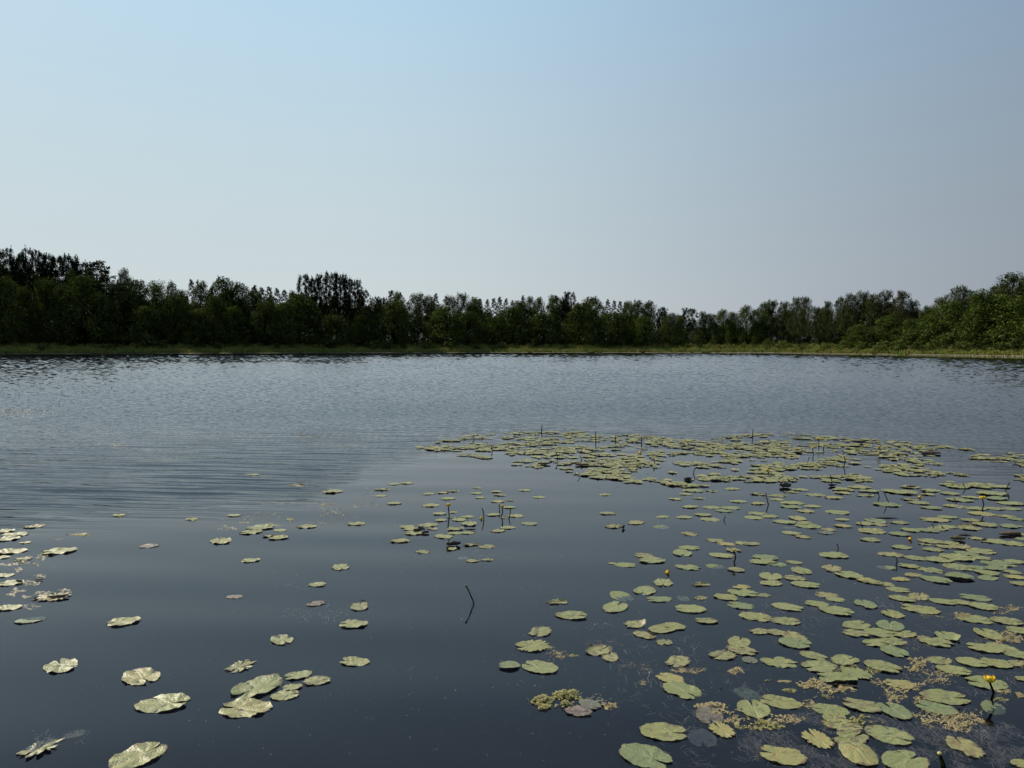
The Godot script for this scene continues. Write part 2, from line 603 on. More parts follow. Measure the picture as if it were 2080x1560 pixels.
# every tree is 1 m high and about 1 m wide at scale 1 (width set by the scale); returns [trunk mesh, crown mesh]
func tree_shape(kind: String, sd: int) -> Array:
	var r := RandomNumberGenerator.new()
	r.seed = sd * 101 + kind.hash() % 1000
	var st := fresh()
	var tr := [PackedVector3Array(), PackedVector3Array(), PackedInt32Array()]
	match kind:
		"round", "airy":
			var airy := kind == "airy"
			var bend := Vector3(r.randf_range(-0.05, 0.05), 0, r.randf_range(-0.05, 0.05))
			add_tube(tr, [Vector3(0, -0.03, 0), Vector3(0, 0.25, 0) + bend, Vector3(0, 0.55, 0) + bend * 2, Vector3(0, 0.86, 0) + bend], [0.020, 0.015, 0.010, 0.003])
			var n := 58 if not airy else 62
			var low := 0.10 if not airy else 0.24
			for i in n:
				var t := (i + r.randf()) / n
				var y := lerpf(low, 0.95, t)
				var prof := pow(clampf((1.03 - y) / (1.0 - low), 0, 1), 0.62) * smoothstep(low - 0.10, low + 0.16, y) * 1.08
				if airy: prof *= r.randf_range(0.7, 1.05)
				var a := i * 2.39996 + r.randf_range(-0.5, 0.5)
				var q := pow(r.randf(), 0.45) * (0.42 if not airy else 0.44) * prof
				var at := Vector3(cos(a) * q, y, sin(a) * q)
				var cr := r.randf_range(0.080, 0.130) if not airy else r.randf_range(0.055, 0.098)
				var rad := Vector3(cr * 1.25, cr * (0.75 if not airy else 0.8), cr * 1.25)
				clump(st, at, rad, 190 if not airy else 150, 0.0115 if not airy else 0.0100, r.randf_range(0.7, 1.25), r)
				if i % 3 == 0:
					add_tube(tr, [Vector3(0, maxf(0.12, y - 0.16), 0) + bend, at.lerp(Vector3(0, y - 0.05, 0), 0.4), at], [0.007, 0.005, 0.002], 4)
			for i in 26:   # twigs that break the outline
				var a := r.randf() * TAU
				var y := r.randf_range(0.45, 0.97)
				var q := 0.47 * pow(clampf((1.03 - y) / (1.0 - low), 0, 1), 0.62)
				clump(st, Vector3(cos(a) * q, y + 0.02, sin(a) * q), Vector3(0.035, 0.035, 0.035), 16, 0.015, 1.1, r)
		"pine":
			add_tube(tr, [Vector3(0, -0.03, 0), Vector3(0.004, 0.5, 0), Vector3(0, 0.97, 0)], [0.014, 0.011, 0.003], 6)
			for i in 66:
				var t := (i + r.randf()) / 66.0
				var y := lerpf(0.40, 0.97, pow(t, 0.85))
				var prof := 0.46 * (1.0 - pow(absf((y - 0.62) / 0.42), 2.2)) + 0.06
				var a := i * 2.39996 + r.randf_range(-0.4, 0.4)
				var q := maxf(0.03, prof * r.randf_range(0.35, 1.0))
				var at := Vector3(cos(a) * q, y + q * 0.10, sin(a) * q)
				add_tube(tr, [Vector3(0, y - 0.03, 0), at], [0.004, 0.002], 4)
				clump(st, at, Vector3(0.085, 0.030, 0.085), 74, 0.0095, r.randf_range(0.7, 1.2), r, 1.5)
				clump(st, at + Vector3(0, 0.022, 0), Vector3(0.035, 0.04, 0.035), 16, 0.013, r.randf_range(0.8, 1.2), r, 1.6)
			clump(st, Vector3(0, 0.97, 0), Vector3(0.04, 0.04, 0.04), 24, 0.011, 1.0, r, 1.6)
		"spruce":
			add_tube(tr, [Vector3(0, -0.03, 0), Vector3(0, 0.5, 0), Vector3(0, 0.99, 0)], [0.014, 0.009, 0.002], 6)
			for i in 80:
				var t := (i + r.randf()) / 80.0
				var y := lerpf(0.08, 0.98, t)
				var q := 0.47 * pow(1.0 - y, 0.8) * r.randf_range(0.45, 1.08) + 0.01
				var a := i * 2.39996
				var at := Vector3(cos(a) * q, y - q * 0.10, sin(a) * q)
				clump(st, at, Vector3(0.05 + 0.10 * (1.0 - y), 0.022, 0.05 + 0.10 * (1.0 - y)), 34, 0.012, r.randf_range(0.7, 1.2), r, 1.4)
			clump(st, Vector3(0, 0.97, 0), Vector3(0.012, 0.04, 0.012), 14, 0.008, 1.0, r, 1.6)
		"sapling":
			add_tube(tr, [Vector3(0, -0.03, 0), Vector3(0.01, 0.5, 0), Vector3(0, 0.98, 0)], [0.014, 0.008, 0.002], 5)
			for i in 54:
				var t := (i + r.randf()) / 54.0
				var y := lerpf(0.06, 0.98, t)
				var q := 0.42 * pow(1.0 - y * 0.92, 0.7) * r.randf_range(0.3, 1.1)
				var a := i * 2.39996
				clump(st, Vector3(cos(a) * q, y, sin(a) * q), Vector3(0.09, 0.04, 0.09), 20, 0.022, r.randf_range(0.75, 1.25), r, 1.4)
		"shrub":
			for s in 6:
				var a := s * 1.05 + r.randf()
				add_tube(tr, [Vector3(0, -0.04, 0), Vector3(cos(a) * 0.12, 0.35, sin(a) * 0.12), Vector3(cos(a) * 0.3, 0.8, sin(a) * 0.3)], [0.012, 0.008, 0.003], 4)
			for i in 46:
				var y := r.randf_range(0.06, 0.92)
				var a := i * 2.39996
				var q := 0.46 * sqrt(maxf(0.03, 1.0 - pow(y, 1.8))) * pow(r.randf(), 0.4)
				clump(st, Vector3(cos(a) * q, y * r.randf_range(0.85, 1.03), sin(a) * q), Vector3(0.10, 0.10, 0.10), 34, 0.026, r.randf_range(0.7, 1.25), r, 1.3)
	return [mesh_of(tr[0], tr[1], tr[2]), foliage_mesh(st)]

var protos := {}
func place_tree(called: String, shape: String, tone: String, variant: int, at: Vector3, high: float, wide: float, turn: float) -> Node3D:
	var key := shape + tone + str(variant)
	var o: Node3D
	if protos.has(key):
		o = protos[key].duplicate()
		o.name = numbered(called)
		add_child(o)
	else:
		o = thing(called)
		if not protos.has(shape + str(variant)):
			protos[shape + str(variant)] = tree_shape(shape, variant)
		var s: Array = protos[shape + str(variant)]
		put("trunk" if shape != "shrub" else "stems", s[0], M.bark if shape != "airy" else M.bark_pale, o)
		put("crown" if shape != "shrub" else "foliage", s[1], M.leaf[tone], o)
		protos[key] = o
	o.transform = Transform3D(Basis(Vector3.UP, turn).scaled(Vector3(wide, high, wide)), at)
	return o

func build_trees() -> void:
	rng.seed = 4242
	# [photo column, photo row of the top, kind, width in photo pixels, row back from the bank]
	var T := []
	var add := func(kind: String, row: int, list: Array) -> void:
		for a in list:
			T.append([a[0], a[1], kind, a[2], row])
	add.call("pine", 2, [[-28, 515, 46], [12, 507, 46], [42, 521, 44], [74, 510, 46], [99, 519, 42], [122, 524, 40], [146, 520, 42], [168, 534, 44]])
	add.call("spruce", 1, [[202, 529, 84]])
	add.call("round", 0, [[12, 562, 80], [52, 582, 60], [96, 566, 66], [132, 578, 56], [174, 560, 84], [216, 600, 66], [-30, 570, 70], [300, 622, 66], [360, 602, 66], [402, 628, 66], [440, 602, 66], [476, 622, 60], [540, 612, 66], [574, 614, 64], [614, 597, 84], [628, 622, 64],
		[804, 611, 88], [902, 624, 84], [950, 632, 66], [1040, 624, 72], [1004, 642, 60], [1100, 636, 74], [1182, 616, 76], [1250, 634, 74], [1306, 642, 60], [1362, 636, 48], [740, 640, 60], [680, 640, 70]])
	add.call("round", 1, [[286, 569, 56], [321, 572, 60], [411, 571, 48], [456, 564, 76], [490, 575, 56], [522, 588, 56], [742, 622, 50], [810, 593, 36], [966, 604, 44], [1056, 611, 56], [1094, 604, 34], [1126, 600, 46], [1146, 606, 40], [1202, 603, 66], [1276, 612, 36], [1294, 610, 40], [1316, 612, 46], [1382, 640, 40], [1442, 637, 46], [1466, 629, 42], [1488, 634, 40], [1513, 621, 46], [1534, 628, 40], [1553, 614, 46], [1882, 621, 36], [1909, 604, 54]])
	add.call("round", 0, [[1930, 612, 76], [1990, 589, 66], [2004, 608, 84], [2032, 600, 92], [2078, 602, 96], [2128, 606, 90], [1804, 640, 64], [1742, 660, 54], [1850, 648, 56], [1890, 640, 60]])
	add.call("airy", 1, [[256, 544, 40], [352, 570, 34], [848, 594, 56], [872, 599, 46], [914, 599, 46], [939, 595, 50], [1076, 601, 34], [1426, 632, 28], [1567, 609, 44], [1592, 612, 40], [1617, 603, 40], [1634, 602, 38], [1656, 622, 36], [1679, 611, 32], [1706, 602, 40], [1726, 596, 48], [1751, 591, 54], [1773, 596, 46], [1797, 589, 54], [1829, 590, 50], [1852, 610, 42], [1948, 580, 76], [2050, 553, 86], [2092, 556, 90]])
	add.call("spruce", 2, [[248, 574, 26], [392, 567, 22], [519, 579, 26], [534, 583, 24], [549, 582, 26], [565, 585, 26], [580, 588, 26], [596, 592, 24], [796, 589, 28], [886, 596, 22], [975, 606, 20], [990, 608, 20], [1003, 605, 20], [1015, 603, 22], [1028, 606, 20], [1041, 610, 20], [1062, 600, 18], [1234, 608, 20], [1247, 610, 18], [1259, 611, 18], [1269, 613, 18]])
	add.call("pine", 1, [[622, 560, 38], [640, 566, 34], [654, 559, 34], [675, 555, 40], [693, 558, 38], [705, 566, 32], [722, 569, 36], [739, 590, 34], [765, 604, 26], [779, 606, 24], [1155, 594, 34], [1345, 625, 26], [1397, 627, 40]])
	T.sort_custom(func(a, b): return a[0] < b[0])
	var back: Array = [13.0, 24.0, 40.0]
	var seen := {}
	var i := 0
	for t in T:
		var kind: String = t[2]
		var px: float = t[0]
		var p := inland(px, back[t[4]] + rng.randf_range(-3, 3))
		var depth := -p.z
		var high := (HORIZON - float(t[1])) / FOCAL * depth + EYE - p.y
		var wide: float = float(t[3]) / FOCAL * depth * (2.4 if kind == "spruce" else (1.22 if kind == "pine" and t[4] == 1 else 1.45))
		var tone := kind
		var called := "pine_tree"
		var what := "dark red pine"
		if kind == "spruce":
			called = "spruce_tree"
			what = "dark pointed spruce"
		elif kind == "round":
			called = "broadleaf_tree"
			what = "full-crowned green broadleaf tree"
			if px > 1700 or (i % 2 == 0 and px > 900) or (i % 4 == 0 and px > 240): tone = "round_light"
		elif kind == "airy":
			called = "poplar_tree"
			what = "loose open-crowned poplar"
			if px > 1780 and px < 1870: tone = "airy_brown"
		var stand := "at the far left"
		if px > 240: stand = "left of the central pines"
		if px > 605: stand = "around the central pine group"
		if px > 760: stand = "in the middle of the tree line"
		if px > 1330: stand = "in the low dip of the tree line"
		if px > 1660: stand = "on the right shore"
		var key := what + stand
		seen[key] = seen.get(key, 0) + 1
		var o := place_tree(called, kind, tone, rng.randi() % (5 if kind == "round" or kind == "airy" else 3), p, high, wide, rng.randf() * TAU)
		tag(o, "%s, %s from left %s" % [what, ordinal(seen[key]), stand], "tree", "trees along the far shore")
		i += 1
	# the wood behind them, seen only as dark mass in the gaps
	var mm := MultiMesh.new()
	mm.transform_format = MultiMesh.TRANSFORM_3D
	mm.mesh = tree_shape("round", 9)[1]
	var spots := []
	for k in 110:
		var px := -120.0 + 2340.0 * (k + 0.5) / 110.0
		for row in 2:
			var p := inland(px + rng.randf_range(-8, 8), 34.0 + row * 16.0 + rng.randf_range(-5, 5))
			var top := 700.0
			for t in T:
				if absf(float(t[0]) - px) < 36.0: top = minf(top, float(t[1]))
			top = minf(top + rng.randf_range(26, 60) + (14.0 if px > 600 and px < 760 else 0.0), 672.0)
			var high := (HORIZON - top) / FOCAL * -p.z + 1.0
			spots.append(Transform3D(Basis(Vector3.UP, rng.randf() * TAU).scaled(Vector3(9.0, high * 1.2, 9.0)), p - Vector3(0, high * 0.2, 0)))
	mm.instance_count = spots.size()
	for k in spots.size():
		mm.set_instance_transform(k, spots[k])
	var wood := MultiMeshInstance3D.new()
	wood.multimesh = mm
	wood.material_override = M.leaf["round"]
	wood.name = numbered("woodland")
	add_child(wood)
	tag(wood, "dense dark wood filling in behind the shore trees", "woodland", "", "stuff")

func build_shrubs() -> void:
	rng.seed = 909
	# [column, row of top, width, kind, tone, metres inland]
	var S := [
		[236, 662, 46, "shrub", "shrub_dark", 8.0], [302, 676, 40, "shrub", "shrub", 7.0], [325, 688, 44, "shrub", "shrub", 5.0], [402, 670, 48, "shrub", "shrub_dark", 7.0], [470, 655, 34, "sapling", "sapling", 8.0], [503, 683, 24, "shrub", "shrub_dark", 5.0], [562, 694, 22, "shrub", "shrub_dark", 4.0],
		[282, 655, 34, "sapling", "sapling", 9.0], [145, 680, 26, "shrub", "shrub_dark", 8.0], [90, 696, 36, "shrub", "shrub", 4.0], [215, 695, 40, "shrub", "shrub", 4.0], [440, 692, 34, "shrub", "shrub", 5.0], [595, 698, 26, "shrub", "shrub", 4.0],
		[668, 686, 52, "shrub", "shrub", 6.0], [735, 676, 60, "shrub", "shrub_dark", 9.0], [760, 690, 60, "shrub", "shrub", 6.0], [790, 688, 46, "shrub", "shrub", 5.0], [818, 684, 24, "shrub", "shrub_dark", 6.0], [868, 692, 44, "shrub", "shrub", 6.0], [915, 690, 46, "shrub", "shrub", 6.0], [966, 696, 40, "shrub", "shrub", 5.0], [1020, 694, 40, "shrub", "shrub", 5.0],
		[1084, 690, 20, "sapling", "sapling", 6.0], [1150, 692, 26, "sapling", "sapling", 6.0], [1226, 684, 26, "sapling", "sapling", 7.0], [1242, 676, 30, "sapling", "sapling", 8.0], [1270, 668, 28, "sapling", "sapling", 10.0], [1288, 682, 24, "sapling", "sapling", 7.0], [1312, 656, 26, "sapling", "sapling", 11.0], [1340, 678, 28, "sapling", "sapling", 8.0], [1368, 684, 26, "sapling", "sapling", 7.0], [1392, 676, 28, "sapling", "sapling", 9.0], [1420, 680, 28, "sapling", "sapling", 8.0], [1450, 682, 34, "sapling", "shrub_dark", 7.0], [1478, 672, 30, "sapling", "sapling", 9.0], [1506, 680, 28, "sapling", "sapling", 8.0], [1532, 684, 28, "sapling", "sapling", 7.0], [1560, 688, 36, "shrub", "shrub", 6.0], [1590, 690, 44, "shrub", "shrub", 5.0],
		[1630, 696, 44, "shrub", "shrub", 4.0], [1680, 696, 46, "shrub", "shrub", 4.0], [1716, 688, 44, "shrub", "shrub", 5.0], [1752, 692, 44, "shrub", "shrub", 4.0], [1764, 664, 50, "shrub", "shrub_dark", 8.0], [1794, 690, 50, "shrub", "shrub", 4.0], [1826, 688, 52, "shrub", "shrub", 4.5], [1846, 662, 40, "shrub", "shrub", 8.0], [1868, 690, 46, "shrub", "shrub_dark", 4.0], [1902, 686, 54, "shrub", "shrub", 5.0], [1890, 660, 46, "shrub", "shrub", 9.0], [1932, 668, 60, "shrub", "shrub", 8.0], [1950, 690, 50, "shrub", "shrub", 4.0], [1976, 655, 60, "shrub", "shrub", 10.0], [1994, 686, 56, "shrub", "shrub_dark", 5.0], [2030, 670, 66, "shrub", "shrub", 7.0], [2040, 690, 54, "shrub", "shrub", 4.0], [2072, 684, 60, "shrub", "shrub_dark", 5.0], [2086, 650, 66, "shrub", "shrub", 9.0], [2110, 690, 50, "shrub", "shrub", 4.0]]
	S.sort_custom(func(a, b): return a[0] < b[0])
	var seen := {}
	for s in S:
		var p := inland(s[0], s[5] + rng.randf_range(-1, 1))
		var high := (HORIZON - float(s[1])) / FOCAL * -p.z + EYE - p.y
		var wide: float = float(s[2]) / FOCAL * -p.z
		var shape: String = s[3]
		var what := "young feathery tree" if shape == "sapling" else ("dark green bush" if s[4] == "shrub_dark" else "light green bush")
		var where := "on the left bank" if s[0] < 640 else ("on the middle bank" if s[0] < 1340 else ("in the low dip of the bank" if s[0] < 1700 else "on the right bank"))
		var key := what + where
		seen[key] = seen.get(key, 0) + 1
		var o := place_tree("young_tree" if shape == "sapling" else "shrub", shape, s[4], rng.randi() % 3, p, high, wide, rng.randf() * TAU)
		tag(o, "%s, %s from left %s" % [what, ordinal(seen[key]), where], "tree" if shape == "sapling" else "shrub", "bushes and young trees on the bank")

func build_sedge() -> void:
	rng.seed = 31337
	var v := PackedVector3Array()
	var n := PackedVector3Array()
	var c := PackedColorArray()
	var idx := PackedInt32Array()
	for i in 15:
		var a := rng.randf() * TAU
		var q := rng.randf() * 0.45
		var b := Vector3(cos(a) * q, -0.05, sin(a) * q)
		var lean := Vector3(rng.randfn(0, 0.16), 0, rng.randfn(0, 0.16))
		var h := rng.randf_range(0.6, 1.0)
		var t := rng.randf() * TAU
		var w := Vector3(cos(t), 0, sin(t)) * 0.045
		var k := v.size()
		v.append_array([b - w, b + w, b + Vector3(0, h * 0.6, 0) + lean * 0.4 + w * 0.7, b + Vector3(0, h * 0.6, 0) + lean * 0.4 - w * 0.7, b + Vector3(0, h, 0) + lean])
		var nn := Vector3(-sin(t), 0.5, cos(t)).normalized()
		var s := rng.randf_range(0.7, 1.3)
		for j in 5:
			n.append(nn)
			c.append(Color(s, s, s))
		idx.append_array([k, k + 2, k + 1, k, k + 3, k + 2, k + 3, k + 4, k + 2])
	var mm := MultiMesh.new()
	mm.transform_format = MultiMesh.TRANSFORM_3D
	mm.use_colors = true
	mm.mesh = mesh_of(v, n, idx, null, c)
	var count := 15000
	mm.instance_count = count
	var patch := FastNoiseLite.new()
	patch.seed = 8
	patch.frequency = 0.05
	for i in count:
		var px := rng.randf_range(-160, 2240)
		var t := pow(rng.randf(), 1.3) * 15.0 + 0.1
		var p := inland(px, t)
		var m := patch.get_noise_2d(px * 0.6, t * 4.0)
		var tall := rng.randf_range(1.0, 1.55) * (1.0 + 0.75 * m) * lerpf(0.75, 1.25, clampf(t / 10.0, 0, 1))
		if px > 1560: tall *= lerpf(1.0, 0.75, clampf((px - 1560) / 500.0, 0, 1))
		mm.set_instance_transform(i, Transform3D(Basis(Vector3.UP, rng.randf() * TAU).scaled(Vector3(1.2, tall, 1.2)), p))
		var k := rng.randf_range(0.8, 1.2)
		var dry := clampf(0.5 + m * 1.4 + rng.randf_range(-0.25, 0.25), 0, 1)
		mm.set_instance_color(i, Color(lerpf(0.165, 0.25, dry) * k, lerpf(0.225, 0.240, dry) * k, lerpf(0.045, 0.060, dry) * k))
	var o := MultiMeshInstance3D.new()
	o.multimesh = mm
	o.material_override = M.grass
	o.name = numbered("sedge_grass")
	add_child(o)
	tag(o, "band of olive green sedge growing along the far waterline", "grass", "", "stuff")
	# bleached stems that line the edge of the far water
	var fm := MultiMesh.new()
	fm.transform_format = MultiMesh.TRANSFORM_3D
	fm.use_colors = true
	fm.mesh = mm.mesh
	var spots := []
	for i in 5200:
		var px := rng.randf_range(-60, 2140)
		var u := (px - 1040.0) / FOCAL
		var off := rng.randf_range(0.3, 1.3)
		if px > 1480 and rng.randf() < 0.5: off = rng.randf_range(1.0, 2.0) + lerpf(0.0, 13.0, clampf((px - 1480) / 600.0, 0, 1))
		if patch.get_noise_2d(px * 0.5, 200.0) < -0.22: continue
		var p := Vector3(u, 0, -1).normalized() * (shore(u) - off)
		p.y = -0.04
		spots.append(Transform3D(Basis(Vector3.UP, rng.randf() * TAU).scaled(Vector3(1.5, rng.randf_range(0.24, 0.42), 1.5)), p))
	fm.instance_count = spots.size()
	for i in spots.size():
		fm.set_instance_transform(i, spots[i])
		var k := rng.randf_range(0.7, 1.2)
		fm.set_instance_color(i, Color(0.38 * k, 0.37 * k, 0.28 * k))
	var f := MultiMeshInstance3D.new()
	f.multimesh = fm
	f.material_override = M.grass
	f.name = numbered("bleached_stems")
	add_child(f)
	tag(f, "thin pale line of bleached dead stems along the far waterline", "dead stems", "", "stuff")

# ================================================================= lily pads
# unit pad: half length 1 along x, sinus opening towards +x
func pad_shape(sd: int, opt := {}) -> ArrayMesh:
	var r := RandomNumberGenerator.new()
	r.seed = sd * 977 + 3
	var ang: int = opt.get("ang", 56)
	var rings: int = opt.get("rings", 7)
	var wide: float = opt.get("wide", 0.76)
	var gap: float = opt.get("gap", 0.13)
	var wave: float = opt.get("wave", 0.020)
	var torn: float = opt.get("torn", 0.06)
	var curl: float = opt.get("curl", 0.0)
	var curl_at: float = opt.get("curl_at", 2.0)
	var fold: float = opt.get("fold", 0.0)
	var shell: float = opt.get("shell", 0.0)
	var bite: float = opt.get("bite", 0.0)
	var bite_at := r.randf_range(1.2, 5.0)
	var lumpy: float = opt.get("lumpy", 0.020)
	var f := FastNoiseLite.new()
	f.seed = sd * 31 + 7
	f.frequency = 1.3
	var g := FastNoiseLite.new()
	g.seed = sd * 57 + 11
	g.frequency = 3.0
	g.fractal_octaves = 3
	var ph1 := r.randf() * TAU
	var ph2 := r.randf() * TAU
	var n1 := r.randi_range(3, 5)
	var n2 := r.randi_range(7, 10)
	var apex := Vector2(0.16 + 0.1 * r.randf(), 0.0)
	var v := PackedVector3Array()
	var uv := PackedVector2Array()
	var idx := PackedInt32Array()
	for j in rings + 2:
		for i in ang + 1:
			var t := float(i) / ang
			var phi := lerpf(gap, TAU - gap, t)
			var edge_in := minf(phi - gap, TAU - gap - phi)
			var rr := 1.0 - 0.16 * exp(-edge_in / 0.16)
			rr *= 1.0 + 0.05 * f.get_noise_2d(cos(phi) * 1.1 + 3.0, sin(phi) * 1.1)
			var tooth := g.get_noise_2d(cos(phi) * 2.2, sin(phi) * 2.2)
			rr *= 1.0 - torn * maxf(0.0, tooth + 0.15) * 1.3 - torn * 0.22 * r.randf() * float(j >= rings)
			if bite > 0.0:
				var d := absf(angle_difference(phi, bite_at))
				rr *= 1.0 - bite * smoothstep(0.42, 0.15, d + 0.12 * tooth)
			rr *= 1.0 - 0.012 * float(i % 2)
			var rim := Vector2(cos(phi) * rr, sin(phi) * wide * rr)
			var k := minf(float(j) / rings, 1.0)
			var p := apex.lerp(rim, k)
			var rho := k
			var y := wave * rho * rho * (sin(n1 * phi + ph1) * 0.7 + sin(n2 * phi + ph2) * 0.35 * rho + 0.5)
			y += lumpy * f.get_noise_2d(p.x * 2.2, p.y * 2.2) * 2.0
			if curl > 0.0:
				var s := (p.x * cos(curl_at) + p.y * sin(curl_at)) - 0.30
				if s > 0.0:
					y += curl * s * s * 1.6
					var back := curl * s * s * 0.45
					p -= Vector2(cos(curl_at), sin(curl_at)) * back
			y += 0.013 * smoothstep(0.82, 1.0, rho) * (0.6 + 0.8 * f.get_noise_2d(p.x * 3.0 + 7.0, p.y * 3.0))
			y += fold * absf(p.y)
			y -= shell * (rho * rho) * 0.5 - shell * 0.45
			if j == rings + 1:
				y -= 0.014
				p *= 0.992
			v.append(Vector3(p.x, y, p.y))
			uv.append(Vector2(p.x * 0.5 + 0.5, p.y * 0.5 + 0.5))
	for j in rings + 1:
		for i in ang:
			var p := j * (ang + 1) + i
			var q := p + ang + 1
			idx.append_array([p, p + 1, q, p + 1, q + 1, q])
	return mesh_of(v, smooth_normals(v, idx), idx, uv)

var pad_mesh := {}
var PADS := []      # {p, w, type, rank ...}
var LAND := []      # landmarks: {phrase, p}
var OPEN := []      # everything placed on the water, for spacing

func landmark(phrase: String, px: float, py: float) -> void:
	LAND.append({"phrase": phrase, "p": ground(px, py)})

func build_lilies() -> void:
	rng.seed = 2024
	var shapes := {
		"flat": [{}, {"wide": 0.72, "gap": 0.09}, {"wide": 0.80, "gap": 0.16, "wave": 0.024}, {"wide": 0.68, "gap": 0.18}, {"wide": 0.74, "gap": 0.12, "torn": 0.08}],
		"wavy": [{"wave": 0.034, "lumpy": 0.018}, {"wave": 0.040, "lumpy": 0.020, "wide": 0.70, "gap": 0.18}, {"wave": 0.034, "lumpy": 0.020, "torn": 0.12}],
		"torn": [{"torn": 0.55, "wave": 0.04, "lumpy": 0.022}, {"torn": 0.8, "wave": 0.05, "bite": 0.35, "lumpy": 0.026}, {"torn": 0.5, "bite": 0.5, "wave": 0.04}],
		"bitten": [{"bite": 0.22, "torn": 0.15}, {"bite": 0.34, "torn": 0.22, "wide": 0.72}, {"torn": 0.3, "wave": 0.03}],
		"curl": [{"curl": 0.45, "curl_at": 2.2, "wave": 0.04}, {"curl": 0.55, "curl_at": 4.3, "wave": 0.05}, {"curl": 0.5, "curl_at": 3.4, "torn": 0.3}],
		"fold": [{"fold": 0.18, "wave": 0.02}, {"fold": 0.22, "wave": 0.03, "wide": 0.66}],
		"shell": [{"shell": 0.22, "wave": 0.02, "wide": 0.68}]}
	var sd := 1
	for k in shapes:
		pad_mesh[k] = []
		for o in shapes[k]:
			pad_mesh[k].append(pad_shape(sd, o))
			sd += 1
	landmarks()
	pads()
	flowers_and_stalks()
	dead_leaves()
	weeds()

func landmarks() -> void:
	landmark("the big yellow flower at lower right", 2014, 1422)
	landmark("the yellow flower near the right edge", 1995, 1034)
	landmark("the lone tall yellow flower", 910, 1068)
	landmark("the flower floating alone", 1358, 1165)
	landmark("the dull flower over tattered pads", 1491, 1143)
	landmark("the bent stem in open water", 963, 1224)
	landmark("the bud at the bottom edge", 1916, 1554)
	landmark("the big dark curled leaf at right", 2051, 1088)
	landmark("the brown roll at far left", 118, 1214)
	landmark("the ragged black leaf", 1266, 1073)
	landmark("the long leaning stalk", 1560, 1025)
	landmark("the pinkish spotted dead pad", 1176, 1448)
	landmark("the dark leaf below the tall flower", 921, 1108)
	landmark("the floating bud", 1850, 1097)
	landmark("the pair of leaning stalks", 1798, 1016)
	landmark("the drowned rolled leaf", 832, 1360)
	landmark("the round dark leaf", 1595, 990)
	landmark("the stalk with a fallen flower", 981, 1053)

